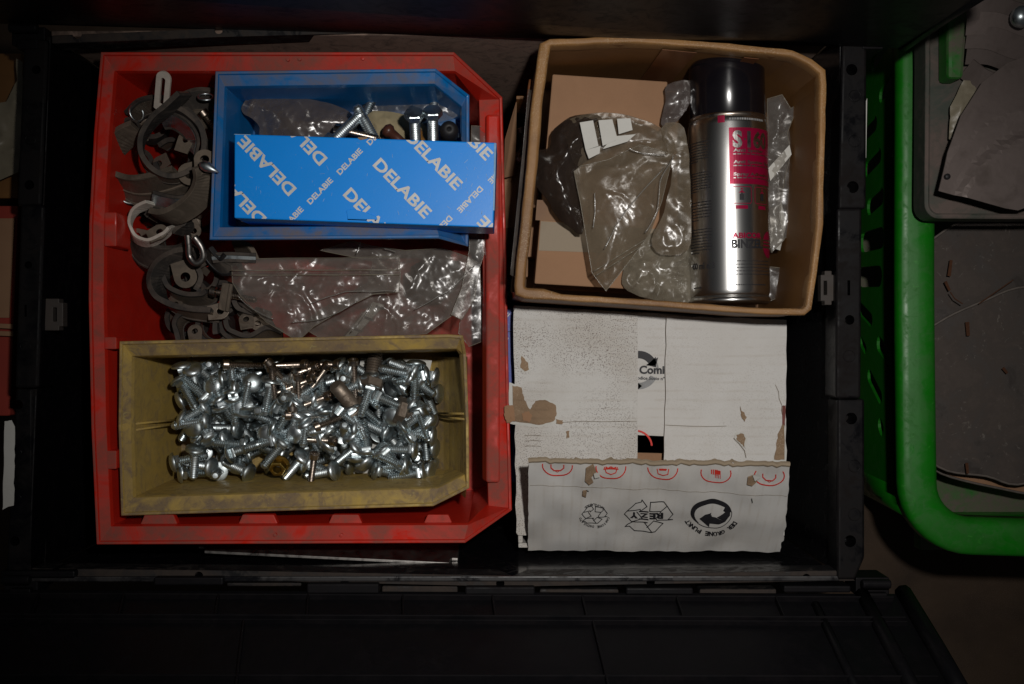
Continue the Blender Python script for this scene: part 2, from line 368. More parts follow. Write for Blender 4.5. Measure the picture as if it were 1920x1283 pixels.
# ------------------------------------------------------------------ lettering
_tc = {}
def glyphs(body, bold=0.0, aspect=None):
    """flat triangulated lettering centred on 0, length 1 along x"""
    key = (body, bold)
    if key not in _tc:
        cu = bpy.data.curves.new('lettering', 'FONT'); cu.body = body; cu.offset = bold; cu.resolution_u = 3
        o = bpy.data.objects.new('lettering', cu); C.objects.link(o)
        bpy.context.view_layer.update()
        me = bpy.data.meshes.new_from_object(o.evaluated_get(bpy.context.evaluated_depsgraph_get()))
        vs = [v.co.to_2d() for v in me.vertices]; fs = [tuple(p.vertices) for p in me.polygons]
        bpy.data.objects.remove(o); bpy.data.curves.remove(cu); bpy.data.meshes.remove(me)
        x0 = min(v.x for v in vs); x1 = max(v.x for v in vs); y0 = min(v.y for v in vs); y1 = max(v.y for v in vs)
        L = x1 - x0
        _tc[key] = ([((v.x - (x0 + x1) / 2) / L, (v.y - (y0 + y1) / 2) / L) for v in vs], fs, (y1 - y0) / L)
    return _tc[key]
def add_text(bm, body, cx, cy, length, ang=0.0, bold=0.02, height=None, fn=None):
    """2D lettering at (cx,cy) (any 2D space); height = total glyph height"""
    vs, fs, hr = glyphs(body, bold)
    ky = 1.0 if height is None else (height / (hr * length))
    c, s = math.cos(ang), math.sin(ang); out = []
    for u, v in vs:
        x = u * length; y = v * length * ky
        out.append(bm.verts.new((cx + x * c - y * s, cy + x * s + y * c, 0)))
    for f in fs:
        try: bm.faces.new([out[i] for i in f])
        except ValueError: pass
def add_poly2(bm, pts):
    try: return bm.faces.new([bm.verts.new((p[0], p[1], 0)) for p in pts])
    except ValueError: return None
def add_line2(bm, pts, wd, closed=False):
    n = len(pts); rng = range(n if closed else n - 1)
    for i in rng:
        a = Vector(pts[i]); b = Vector(pts[(i + 1) % n]); d = (b - a)
        if d.length < 1e-9: continue
        d.normalize(); q = Vector((-d.y, d.x)) * wd / 2; a = a - d * wd * 0.4; b = b + d * wd * 0.4
        k = 1e-6 * i
        add_poly2(bm, [a + q, a - q, b - q, b + q])
def clip2(bm, poly):
    """keep what lies inside a convex CCW polygon"""
    n = len(poly)
    for i in range(n):
        a = Vector((*poly[i], 0)); b = Vector((*poly[(i + 1) % n], 0)); d = b - a
        nn = Vector((d.y, -d.x, 0)).normalized()      # outward of CCW
        bmesh.ops.bisect_plane(bm, geom=bm.verts[:] + bm.edges[:] + bm.faces[:], plane_co=a, plane_no=nn, clear_outer=True)
def slice2(bm, step, axis=0):
    xs = [v.co[axis] for v in bm.verts]
    if not xs: return
    x = min(xs) + step
    while x < max(xs):
        co = Vector((0, 0, 0)); co[axis] = x; no = Vector((0, 0, 0)); no[axis] = 1
        bmesh.ops.bisect_plane(bm, geom=bm.verts[:] + bm.edges[:] + bm.faces[:], plane_co=co, plane_no=no); x += step
def lay(bm, fn):
    """map 2D artwork onto a surface: fn(x, y) -> Vector"""
    for v in bm.verts: v.co = fn(v.co.x, v.co.y)
    return bm
def lift_px(z):      # artwork drawn in photo pixels, y down
    return lambda x, y: at(x, -y, z)
# artwork in pixel space uses y = -py so that up is up

# ------------------------------------------------------------------ crumpled sheets (bags, paper)
def inside(p, poly):
    r = False; n = len(poly)
    for i in range(n):
        a = poly[i]; b = poly[(i + 1) % n]
        if (a[1] > p[1]) != (b[1] > p[1]) and p[0] < (b[0] - a[0]) * (p[1] - a[1]) / (b[1] - a[1]) + a[0]: r = not r
    return r
def edge_dist(p, poly):
    d = 1e9; n = len(poly); p = Vector(p)
    for i in range(n):
        a = Vector(poly[i]); b = Vector(poly[(i + 1) % n]); ab = b - a
        t = max(0, min(1, (p - a).dot(ab) / max(1e-12, ab.length_squared)))
        d = min(d, (p - a - ab * t).length)
    return d
def sheet(bm, outline, zf, step=0.0022, amp=0.006, puff=0.0, freq=45, seed=0, sharp=True, ridge=1.0):
    """outline: list of 2D world points; zf(x,y) base height; crumpled by ridged noise"""
    pts = []; rr = random.Random(seed); n = len(outline)
    for i in range(n):
        a = Vector(outline[i]); b = Vector(outline[(i + 1) % n]); k = max(1, int((b - a).length / step))
        for j in range(k): pts.append(a.lerp(b, j / k))
    nb = len(pts); edges = [(i, (i + 1) % nb) for i in range(nb)]
    poly = [tuple(p) for p in pts]
    x0 = min(p.x for p in pts); x1 = max(p.x for p in pts); y0 = min(p.y for p in pts); y1 = max(p.y for p in pts)
    y = y0; row = 0
    while y < y1:
        x = x0 + (row % 2) * step / 2
        while x < x1:
            q = (x + rr.uniform(-.3, .3) * step, y + rr.uniform(-.3, .3) * step)
            if inside(q, poly) and edge_dist(q, poly[::2] if nb > 60 else poly) > step * 0.45: pts.append(Vector(q))
            x += step
        y += step * 0.87; row += 1
    vs, es, fs, *_ = delaunay_2d_cdt([Vector(p) for p in pts], edges, [], 1, 1e-7)
    bv = []
    for v in vs:
        d = edge_dist(v, outline); e = min(1.0, d / 0.006)
        p = Vector((v.x * freq, v.y * freq, seed * 3.7))
        wv = noise.noise_vector(p * 0.6) * 0.8
        r1 = 1 - abs(noise.noise(p + wv)) * 2; r2 = 1 - abs(noise.noise(p * 2.3 + wv * 1.5 + Vector((9, 2, 1)))) * 2
        r1 = max(0.0, r1) ** 3; r2 = max(0.0, r2) ** 4; h = (r1 * 0.60 + r2 * 0.16) * ridge + noise.noise(p * 0.45) * 1.1 + noise.noise(p * 1.1) * .25 + .16 * max(0.0, 1 - abs(noise.noise(p * 3.9 + wv * 2)) * 2.4) ** 5
        z = zf(v.x, v.y) + amp * (0.35 + 0.65 * e) * h + puff * (1 - (1 - min(1, d / 0.03)) ** 2)
        bv.append(bm.verts.new((v.x, v.y, z)))
    for f in fs:
        if len(f) >= 3:
            try: bm.faces.new([bv[i] for i in f])
            except ValueError: pass
def pxs(pts, z): return [tuple(at(x, y, z).to_2d()) for x, y in pts]
def bag(name, label, px, z, mat, amp=0.005, puff=0.004, freq=45, seed=1, tilt=(0, 0), cat='bag', zip_px=None, step=0.0022, group=None, layers=2, folds=()):
    out = pxs(px, z); cx = sum(p[0] for p in out) / len(out); cy = sum(p[1] for p in out) / len(out)
    area = sum(out[i][0] * out[(i + 1) % len(out)][1] - out[(i + 1) % len(out)][0] * out[i][1] for i in range(len(out)))
    if area < 0: out = out[::-1]
    if name == 'polythene_bag':
        sm = smooth_path([Vector((p[0], p[1], 0)) for p in out], 3, closed=True)
        out = [(p.x + .0008 * noise.noise(p * 150), p.y + .0008 * noise.noise(p * 150 + Vector((5, 5, 5)))) for p in sm]
    zf = lambda x, y: z + tilt[0] * (x - cx) + tilt[1] * (y - cy)
    root = thing(name, label, cat, (cx, cy, z - 0.01), group)
    bm = bm_new(); sheet(bm, out, zf, step, amp, puff, freq, seed)
    obj('front_film', bm, mat, root, smooth=True, norm=False)
    if layers > 1:
        bm = bm_new(); sheet(bm, out, lambda x, y: zf(x, y) - 0.0015, step * 1.4, amp * 0.8, -puff * 0.7, freq * 1.2, seed + 31)
        obj('back_film', bm, mat, root, smooth=True, norm=False)
    if name == 'zip_bag':
        bm = bm_new(); m_ = len(out); ed = []
        for j in range(m_):
            a_, b_ = Vector(out[j]), Vector(out[(j + 1) % m_]); kk = max(1, int((b_ - a_).length / .004))
            for t_ in range(kk):
                p = a_.lerp(b_, t_ / kk); ed.append(Vector((p.x, p.y, zf(p.x, p.y) + .0008)))
        add_tube(bm, ed, .00028, 5, closed=True); obj('heat_seam', bm, M['film_pale'], root, smooth=True)
    for fold in folds:
        bm = bm_new(); pts_ = smooth_path([Vector((*at(x, y, z).to_2d(), zf(*at(x, y, z).to_2d()) + puff + amp * .9)) for x, y in fold], 6)
        add_tube(bm, [p + noise.noise_vector(p * 120) * .0006 for p in pts_], .00042, 6); obj('crease', bm, M['film_crease'], root, smooth=True)
    if zip_px:
        for k, (a, b) in enumerate(zip_px):
            bm = bm_new(); pa = at(*a, z); pb = at(*b, z); path = []
            for j in range(25):
                p = pa.lerp(pb, j / 24); p.z = zf(p.x, p.y) + 0.0035 + 0.4 * amp + 0.0012 * math.sin(j * 0.7 + k); path.append(p)
            add_tube(bm, path, 0.00045, 6); obj('zip_seal', bm, mat if False else M['film_pale'], root, smooth=True)
    return root

# ------------------------------------------------------------------ floor
bm = bm_new(); add_box(bm, -1.6, 1.6, -1.4, 1.4, -0.345, -0.330)
tag(obj('floor', bm, M['floor']), kind='structure')

# ------------------------------------------------------------------ the open black crate
CZ = -0.30
crate = thing('storage_crate', 'large black plastic crate with folding lids, dusty rims and everything packed inside it', 'crate', (-0.047, 0.026, -0.33))
# inner corners at rim height, going down with a slight draft
IN = [at(52, 1083), at(1577, 1082), at(1577, 60), at(92, 66)]     # BL BR TR TL
def draft(p, k, z): c = Vector((-0.047, 0.026, 0)); q = c + (Vector(p) - c) * k; q.z = z; return q
bmf = bm_new(); add_prism(bmf, [draft(p, 1.0, CZ - 0.02) for p in IN], (0, 0, 0.02)); obj('crate_floor', bmf, M['black_dusty'], crate)
names = ['front_wall', 'right_wall', 'back_wall', 'left_wall']
for i in range(4):
    a, b = IN[i], IN[(i + 1) % 4]; nrm = Vector(((b - a).y, -(b - a).x, 0)).normalized()
    bm = bm_new()
    top = [a, b, b + nrm * 0.004, a + nrm * 0.004]
    add_loops(bm, [[Vector((draft(a, 0.985, 0).x, draft(a, 0.985, 0).y, CZ)), Vector((draft(b, 0.985, 0).x, draft(b, 0.985, 0).y, CZ)),
                    Vector((*(draft(b, 0.985, 0) + nrm * 0.004).to_2d(), CZ)), Vector((*(draft(a, 0.985, 0) + nrm * 0.004).to_2d(), CZ))],
                   [Vector((p.x, p.y, -0.003)) for p in top]])
    obj('wall', bm, [M['wall_gloss'], M['wall_gloss'], M['back_dust'], M['black']][i], crate, bevel=0.001)
def rail(pts, zt, zb, holes=(), slots=(), rings=(), mat='black', bv=0.0022):
    """pts: outline in pixels of the rail's top"""
    P = [at(x, y, zt) for x, y in pts]
    bm = bm_new(); add_prism(bm, [(p.x, p.y, zb) for p in P], (0, 0, zt - zb))
    if holes or slots:
        bmesh.ops.bevel(bm, geom=[e for e in bm.edges], offset=bv, segments=3, affect='EDGES', profile=0.5)
        o = obj('rail', bm, M[mat], crate)
        cb = bm_new(); lo = origin(crate)
        for hx, hy, hr in holes:
            c = at(hx, hy, zt) - lo
            add_lathe(cb, [(hr, -0.02), (hr, 0.01)], c, n=20)
        for x0, x1, y0, y1 in slots:
            a = at(x0, y1, zt) - lo; b = at(x1, y0, zt) - lo; add_box(cb, a.x, b.x, a.y, b.y, a.z - 0.015, a.z + 0.01)
        # crate sits at z = -0.33: shift the cutter the same way the rail's mesh was shifted
        cut_local(o, cb)
    else:
        o = obj('rail', bm, M[mat], crate, bevel=bv, seg=3)
    for hx, hy, hr in rings:
        b2 = bm_new(); c = at(hx, hy, zt); add_tube(b2, circle(c, hr, 24), 0.00035, 5, closed=True); obj('mould_mark', b2, M[mat], crate, smooth=True)
    return o
def cut_local(o, cb):
    """cutter given in o's own coordinates"""
    bmesh.ops.recalc_face_normals(cb, faces=cb.faces[:])
    me = bpy.data.meshes.new('cutter'); cb.to_mesh(me); cb.free()
    c = bpy.data.objects.new('cutter', me); C.objects.link(c)
    par = o.parent; o.parent = None
    md = o.modifiers.new('cut', 'BOOLEAN'); md.operation = 'DIFFERENCE'; md.object = c; md.solver = 'EXACT'
    bpy.context.view_layer.update()
    nm = bpy.data.meshes.new_from_object(o.evaluated_get(bpy.context.evaluated_depsgraph_get()))
    old = o.data; o.modifiers.clear(); o.data = nm; bpy.data.meshes.remove(old)
    o.parent = par
    bpy.data.objects.remove(c); bpy.data.meshes.remove(me)
# left rim in three runs, the middle one raised
rail([(44, 70), (90, 74), (77, 386), (31, 386)], 0.0, -0.022, holes=[(68, 131, .0031), (55, 347, .0034)], rings=[(60, 205, .0036), (57, 262, .0036)])
rail([(38, 384), (84, 384), (72, 728), (27, 728)], 0.005, -0.022, holes=[(53, 497, .0026)], slots=[(46, 50, 572, 594)], rings=[(58, 458, .0036), (48, 650, .0036)])
rail([(29, 728), (62, 728), (52, 1050), (62, 1086), (10, 1086)], -0.002, -0.026, holes=[(34, 759, .0034), (28, 1015, .0034)], rings=[(31, 850, .0036), (30, 935, .0036)])
# right rim
rail([(1579, 72), (1626, 72), (1625, 392), (1572, 392)], 0.0, -0.022, holes=[(1597, 131, .0040), (1599, 351, .0042)], rings=[(1603, 180, .0040), (1602, 265, .0040)])
rail([(1569, 390), (1617, 390), (1615, 748), (1567, 748)], 0.005, -0.022, holes=[(1593, 600, .0034)], slots=[(1589, 1594, 526, 554)], rings=[(1592, 668, .0040)])
rail([(1570, 748), (1622, 748), (1622, 1046), (1604, 1088), (1570, 1088)], -0.002, -0.026, holes=[(1596, 785, .0042), (1594, 1015, .0042)], rings=[(1602, 874, .0042), (1602, 965, .0042)])
# back (top of the picture) and front rims
rail([(96, 66), (400, 54), (760, 44), (1150, 40), (1600, 56), (1600, 74), (1150, 58), (760, 60), (400, 70), (96, 82)], -0.001, -0.02, holes=[(144, 64, .0036), (410, 56, .003), (680, 52, .003), (1085, 50, .003), (1515, 60, .0036)], mat='black_dusty', bv=.0012)
rail([(56, 1066), (420, 1070), (960, 1080), (1576, 1070), (1606, 1090), (960, 1100), (420, 1088), (56, 1082)], -0.004, -0.024, holes=[(104, 1072, .003), (373, 1080, .003), (646, 1089, .003), (938, 1094, .003), (1220, 1092, .003), (1512, 1084, .003)], mat='black_dusty', bv=.0012)
# corner blocks
for (x, y) in ((48, 66), (1632, 66), (1640, 1104), (34, 1096)):
    c = at(x, y, 0); bm = bm_new()
    add_box(bm, c.x - .012, c.x + .012, c.y - .006, c.y + .007, -.03, -.004); add_box(bm, c.x - .006, c.x + .009, c.y - .010, c.y - .003, -.03, .001)
    add_tube(bm, [c + Vector((-.010, .004, .003)), c + Vector((.010, .004, .003))], .0035, 8)
    obj('hinge_block', bm, M['lid'], crate, bevel=0.001)
# latch tabs on both long walls
for (x0, x1, y0, y1, s0, s1) in ((76, 118, 560, 620, 99, 106), (1539, 1567, 508, 572, 1545, 1551)):
    bm = bm_new(); a = at(x0, y1, -0.002); b = at(x1, y0, -0.002)
    add_box(bm, a.x, b.x, a.y, b.y, -0.010, -0.002)
    bmesh.ops.bevel(bm, geom=[e for e in bm.edges if abs((e.verts[0].co - e.verts[1].co).z) > .005], offset=.0028, segments=4, affect='EDGES')
    o = obj('latch_tab', bm, M['tab'], crate)
    cb = bm_new(); lo = origin(crate); p = at(s0, (y0 + y1) / 2 + 13, -.002) - lo; q = at(s1, (y0 + y1) / 2 - 13, -.002) - lo
    add_box(cb, p.x, q.x, p.y, q.y, p.z - .02, p.z + .02); cut_local(o, cb)
    bv = o.modifiers.new('bevel', 'BEVEL'); bv.width = .0006; bv.segments = 2; bv.limit_method = 'ANGLE'
# toothed hinge strips in front of the crate's front rim
for i, (x0, x1, y0, y1) in enumerate([(0, 140, 1070, 1084), (150, 285, 1076, 1092), (288, 418, 1082, 1098), (425, 565, 1086, 1100), (575, 710, 1094, 1114), (716, 858, 1098, 1116), (872, 1003, 1100, 1116),
                                      (1012, 1160, 1104, 1118), (1174, 1300, 1102, 1116), (1312, 1456, 1104, 1118), (1470, 1596, 1098, 1112)]):
    bm = bm_new(); zt = 0.002 if i % 2 == 0 else -0.012
    box_px(bm, x0, x1, y0 + 1, y1, zt, -0.03); obj('hinge_lug', bm, M['lid'] if i % 2 == 0 else M['black_dusty'], crate, bevel=.0012)
# lids: folded outwards, ribbed
def lid(quad, ribs, divs, sgn, extra=()):
    """quad: hinge-left, hinge-right, far-right, far-left (3D)"""
    L = thing('lid', None, None, (0, 0, 0)); 
    for k in ('label', 'category'):
        if k in L: del L[k]
    L.parent = crate; L.location = -crate.location * 0
    L.location = (0, 0, 0)
    hl, hr_, fr, fl = [Vector(q) for q in quad]
    nrm = (hr_ - hl).cross(fl - hl).normalized()
    if nrm.z < 0: nrm = -nrm
    P = lambda u, v, h=0: (hl.lerp(hr_, u)).lerp(fl.lerp(fr, u), v) + nrm * h
    bm = bm_new(); add_loops(bm, [[P(u, v, -0.003) for u, v in ((0, 0), (1, 0), (1, 1), (0, 1))], [P(u, v, 0) for u, v in ((0, 0), (1, 0), (1, 1), (0, 1))]])
    obj('panel', bm, M['lid'], L, bevel=.0015)
    for v0, v1, h in ribs:
        bm = bm_new(); add_loops(bm, [[P(u, v, -.001) for u, v in ((.01, v0), (.985, v0), (.985, v1), (.01, v1))], [P(u, v, h) for u, v in ((.01, v0), (.985, v0), (.985, v1), (.01, v1))]])
        obj('rib', bm, M['lid'], L, bevel=.0006)
    for u, v0, v1 in divs:
        bm = bm_new(); add_loops(bm, [[P(a, v, -.001) for a, v in ((u - .0012, v0), (u + .0012, v0), (u + .0012, v1), (u - .0012, v1))], [P(a, v, .0045) for a, v in ((u - .0012, v0), (u + .0012, v0), (u + .0012, v1), (u - .0012, v1))]])
        obj('cross_rib', bm, M['lid'], L, bevel=.0005)
    for (ua, va, ub, vb, r) in extra:
        bm = bm_new(); add_tube(bm, [P(ua, va, .001), P((ua + ub) / 2, (va + vb) / 2, .002), P(ub, vb, .001)], r, 8); obj('rounded_edge', bm, M['lid'], L, smooth=True)
    return L
lid([at(-60, 1104, -.004), at(1692, 1112, -.004), at(1830, 1350, .115), at(-160, 1350, .115)],
    [(.075, .085, .0045), (.265, .275, .0055), (.29, .297, .004), (.72, .73, .004)],
    [(u, .08, .27) for u in (.08, .17, .27, .365, .465, .56, .655, .755, .86)] + [(u, .30, .95) for u in (.30, .66)], 1,
    extra=[(.955, .02, .955, 1.0, .005), (.9, .12, .90, .95, .003), (1.0, 0, 1.0, 1.0, .006)])
lid([at(-40, 36, -.004), at(1694, 84, -.004), at(1880, -40, .15), at(-120, -40, .15)],
    [(.14, .165, .0045), (.42, .44, .0055), (.70, .72, .0045)],
    [(u, .15, .44) for u in (.10, .19, .29, .40, .49, .58, .66, .755, .85)], -1,
    extra=[(.0, .02, 1.0, .02, .004), (1.0, 0, 1.0, 1.0, .006)])

# ------------------------------------------------------------------ stack bins
def make_bin(name, label, rim, zfloor, offs, drop, mat, bev=.0009, lip=.0022, fz=None, front=()):
    """rim: CCW list of (px, py, z); offs: ledge width per edge"""
    P = [at(*r) for r in rim]
    area = sum(P[i].x * P[(i + 1) % len(P)].y - P[(i + 1) % len(P)].x * P[i].y for i in range(len(P)))
    assert area > 0, name
    n = len(P); zs = [p.z for p in P]; xy = [p.to_2d() for p in P]
    def loop(o, dz=None, z=None):
        q = offset_poly(xy, [o] * n if not hasattr(o, '__len__') else o)
        return [Vector((a.x, a.y, (zs[i] + dz) if z is None else z)) for i, a in enumerate(q)]
    c = sum((Vector((p.x, p.y, 0)) for p in P), Vector()) / n
    root = thing(name, label, 'storage bin', (c.x, c.y, zfloor - .004))
    bm = bm_new()
    inn = list(offs)
    loops = [loop(.0085, z=zfloor - .004), loop(.005, dz=-.012), loop(.0005, dz=-.0105), loop(0, dz=-.001), loop(.0006, dz=0), loop(lip, dz=0), loop(lip + .0004, dz=-.002),
             loop([max(lip + .001, o) for o in inn], dz=-drop), loop([o + .0008 for o in inn], dz=-drop - .004), loop([o + .0035 for o in inn], z=zfloor)]
    add_loops(bm, loops)
    body = obj('bin_body', bm, mat, root, bevel=bev, seg=3)
    return root, loops
red_bin, rl = make_bin('stack_bin', 'big dusty red stack bin holding the two smaller bins and the clamps',
    [(188, 97, -.01), (175, 250, -.01), (166, 420, -.01), (165, 560, -.01), (170, 800, -.01), (180, 1022, -.01), (872, 1019, -.01), (960, 957, -.058), (955, 760, -.060), (948, 420, -.060), (942, 182, -.058), (851, 97, -.01)],
    -.170, [.0085] * 5 + [.012, .010, .018, .018, .018, .010, .012], .007, M['red'])
blue_bin, bl = make_bin('stack_bin', 'blue stack bin lying across the top of the clamps with the blue carton in it',
    [(403, 133, 0), (397, 300, 0), (392, 450, 0), (822, 447, 0), (878, 462, -.028), (880, 320, -.028), (880, 178, -.028), (817, 128, 0)],
    -.078, [.0055, .0055, .0095, .009, .006, .006, .009, .0095], .006, M['blue'])
yellow_bin, yl = make_bin('stack_bin', 'dusty yellow stack bin full of loose zinc bolts',
    [(223, 640, -.02), (221, 800, -.02), (226, 968, -.02), (812, 950, -.02), (880, 916, -.042), (879, 790, -.044), (874, 664, -.042), (868, 629, -.02), (840, 627, -.02)],
    -.132, [.0065, .0065, .012, .010, .004, .004, .006, .010, .011], .008, M['yellow'])
# moulded details of the bins
def box3(bm, a, b): add_box(bm, min(a[0], b[0]), max(a[0], b[0]), min(a[1], b[1]), max(a[1], b[1]), min(a[2], b[2]), max(a[2], b[2]))
for (x0, x1) in ((255, 330), (440, 520), (610, 680), (790, 850)):      # stacking lugs along the red bin's front ledge
    bm = bm_new(); a = at(x0, 986, -.017); b = at(x1, 986, -.017)
    add_prism(bm, [(a.x, a.y - .002, -.03), (a.x + .004, a.y + .007, -.03), (b.x - .004, a.y + .007, -.03), (b.x, a.y - .002, -.03)], (0, 0, .007)); obj('stacking_lug', bm, M['red'], red_bin, bevel=.0008)
for (y0, y1) in ((398, 462), (632, 655), (845, 880)):
    bm = bm_new(); a = at(198, y0, -.017); b = at(198, y1, -.017)
    add_box(bm, a.x - .001, a.x + .008, b.y, a.y, -.045, -.0165); obj('stacking_lug', bm, M['red'], red_bin, bevel=.001)
bm = bm_new(); a = at(905, 215, -.06); b = at(905, 905, -.06)               # rounded front bar
add_prism(bm, [(a.x - .001, b.y, -.075), (a.x + .013, b.y, -.075), (a.x + .013, b.y, -.0585), (a.x + .003, b.y, -.0585)], (0, a.y - b.y, 0)); obj('front_bar', bm, M['red'], red_bin, bevel=.002, seg=3)
bm = bm_new(); a = at(846, 645, -.022); b = at(868, 940, -.022)
for x, y in ((540, 112), (562, 111), (680, 110), (516, 1003), (640, 1004)):
    p = at(x, y, -.0125); bm2 = bm_new(); add_lathe(bm2, [(.0013, -.003), (.0013, .0008), (.0005, .001)], p, n=10); obj('moulding_pip', bm2, M['red'], red_bin, smooth=False)
bm.free()
for dy in (0, 13):                                                   # moulded guide ribs on the yellow bin's end walls
    for (xa, ya, za, xb, yb, zb) in ((252, 795 + dy * .9, -.035, 345, 786 + dy * .55, -.11), (822, 775 + dy * .5, -.112, 872, 776 + dy * .8, -.050)):
        bm = bm_new(); add_tube(bm, [at(xa, ya, za) , at(xb, yb, zb)], .0009, 6); obj('guide_rib', bm, M['yellow'], yellow_bin, smooth=True)
for dy in (0, 10):
    bm = bm_new(); add_tube(bm, [at(424, 290 + dy, -.03), at(440, 290 + dy, -.055)], .0011, 6); obj('guide_rib', bm, M['blue'], blue_bin, smooth=True)
# yellow bin: curved scoop at its front end
bm = bm_new(); prof = []
for k in range(8):
    t = k / 7; prof.append((-.072 + .037 * t, -.1315 + .084 * t ** 2.1))
y0 = at(0, 925, -.08).y + .001; y1 = at(0, 668, -.08).y - .001
add_prism(bm, [(x, y0, z) for x, z in prof] + [(-.0372, y0, -.133), (-.072, y0, -.1335)], (0, y1 - y0, 0)); obj('front_scoop', bm, M['yellow'], yellow_bin, bevel=0)

# ------------------------------------------------------------------ steel plate leaning between red bin and crate wall
bm = bm_new()
a0 = at(353, 1032, -.05); a1 = at(858, 1056, -.046)
pts = [a0 + Vector((0, 0, 0)), a1, a1 + Vector((0, .024, -.062)), a0 + Vector((.004, .020, -.062))]
pts[0] = pts[0] + Vector((.006, 0, 0))
add_prism(bm, pts, (0, -.0022, .0002)); bmesh.ops.bevel(bm, geom=[e for e in bm.edges if abs((e.verts[0].co - e.verts[1].co).y) > .0015 and (e.verts[0].co - e.verts[1].co).length < .004], offset=.006, segments=5, affect='EDGES')
pl = obj('steel_plate', bm, M['plate'], None, bevel=.0005); tag(pl, 'thin brushed steel plate with rounded corners standing between the red bin and the crate wall', 'plate')

# ------------------------------------------------------------------ blue printed carton
ZB = .022
bc = [(439.5, 251), (931, 267.5), (925, 427), (439, 409)]       # TL TR BR TL pixels
Q = [at(x, y, ZB) for x, y in bc]
cx = sum((q for q in Q), Vector()) / 4
carton = thing('printed_carton', 'bright blue carton printed with white slanted lettering, lying across the blue bin', 'carton', (cx.x, cx.y, -.022))
bm = bm_new(); add_loops(bm, [[Vector((q.x, q.y, -.022)) for q in reversed([Q[0], Q[1], Q[2], Q[3]])], [Vector((q.x, q.y, ZB)) for q in reversed(Q)]])
obj('box_body', bm, M['bluecard'], carton, bevel=.0009, seg=3)
bm = bm_new(); clipq = [(x, -y) for x, y in [bc[3], bc[2], bc[1], bc[0]]]
clipq = [((x - 684) * .996 + 684, (y + 339) * .99 - 339) for x, y in clipq]
K = 1920 / 580.0
def dl(cx_, cy_, length, ang, hgt): add_text(bm, 'DELABIE', 380 + cx_ / K, -(100 + cy_ / K), length / K, math.radians(ang), .028, hgt / K)
for cx_, cy_ in ((398, 698), (590, 510), (212, 880), ): dl(cx_, cy_, 462, 134, 74)
for cx_, cy_ in ((1240, 838), (1432, 662), (1055, 1022), (1620, 478)): dl(cx_, cy_, 462, -46, 74)
dl(1884, 1195, 462, 134, 74)
for cx_, cy_ in ((912, 672), (728, 855), (545, 1035), (1098, 488)): dl(cx_, cy_, 205, 46, 36)
for cx_, cy_ in ((1660, 908), (1470, 1090), (1852, 728)): dl(cx_, cy_, 205, 226, 36)
clip2(bm, clipq); lay(bm, lift_px(ZB + .0002)); obj('lettering', bm, M['ink_white'], carton, norm=False)
# lifted closing tab with torn edge, seam along the near edge, worn corners
def flatart(bm, pts, z, thick=.0005):
    P = [at(x, y, z) for x, y in pts]; add_prism(bm, P, (0, 0, thick))
bm = bm_new(); flatart(bm, [(650, 395), (662, 392), (684, 398), (706, 406), (708, 412), (652, 411)], ZB + .0003, .0006); obj('torn_tab', bm, M['bluecard'], carton, bevel=.0002)
bm = bm_new(); flatart(bm, [(652, 411.5), (708, 413.2), (708, 415), (652, 413)], ZB - .001, .001); flatart(bm, [(672, 257.5), (690, 258.2), (688, 261), (676, 263), (671, 260)], ZB + .0003, .0002); obj('bare_kraft', bm, M['torn'], carton)
bm = bm_new(); flatart(bm, [(470, 409.3), (640, 414.5), (640, 416.6), (470, 411.2)], ZB - .004, .002); flatart(bm, [(715, 417.0), (895, 424.8), (895, 427.2), (715, 419.2)], ZB - .004, .002); obj('box_seam', bm, M['flute'], carton)
bm = bm_new(); flatart(bm, [(439, 251.4), (470, 252.3), (470, 253.6), (439, 252.7)], ZB + .0002, .0001); flatart(bm, [(926.5, 268.5), (930.5, 268.7), (927, 395), (924.5, 395)], ZB + .0002, .0001)
M['worn_blue'] = flat('worn_blue_edge', (0.22, 0.38, 0.58), 0.7); obj('worn_edge', bm, M['worn_blue'], carton)
bm = bm_new(); rw = random.Random(8)
for k in range(90):
    x = rw.choice([rw.uniform(446, 924), rw.uniform(850, 926)]); y = rw.uniform(262, 405) + (x - 439) * .034 * .3; L_ = rw.uniform(1, 11) if k % 3 else rw.uniform(.8, 2); a_ = rw.gauss(PI / 2, .25) if k % 4 else rw.uniform(0, 3)
    add_line2(bm, [(x, -y), (x + L_ * math.cos(a_), -y + L_ * math.sin(a_) * .9)], rw.uniform(.3, .8))
clip2(bm, clipq); lay(bm, lift_px(ZB + .00025)); o = obj('scratches', bm, M['worn_blue'], carton, norm=False); o['kind'] = 'stuff'

# ------------------------------------------------------------------ open kraft tray carton with folded rims (top right)
ZR = .010
rim = [(1012, 82), (1030, 74), (1200, 67), (1350, 79), (1486, 95), (1522, 112), (1547, 132), (1549, 160), (1543, 420), (1532, 510), (1521, 580), (1508, 591), (1420, 590), (1250, 577), (985, 560), (966, 553), (964, 535), (985, 330), (998, 180)]
P = [at(x, y, ZR) for x, y in rim][::-1]
xy = [p.to_2d() for p in P]
tray = thing('open_carton', 'open kraft cardboard carton with thick folded rims holding the spray can', 'carton', (.12, .11, -.13))
def ring_loop(o, z, sh=(0, 0), wob=0.0):
    fac = [1.0 if (p.x < at(1030, 0, ZR).x and i_ > -1) else .62 for i_, p in enumerate(xy)]
    q = offset_poly(xy, [o * (f_ if o > .001 else 1) for f_ in fac])
    return [Vector((a.x + sh[0], a.y + sh[1], z + wob * noise.noise(Vector((a.x * 30, a.y * 30, 5))))) for a in q]
def densify(pl, step=.006):
    out = []
    for i in range(len(pl)):
        a, b = pl[i], pl[(i + 1) % len(pl)]; k = max(1, int((b - a).length / step))
        for j in range(k): out.append(a.lerp(b, j / k))
    return out
xy = densify([Vector(p) for p in xy])
bm = bm_new()
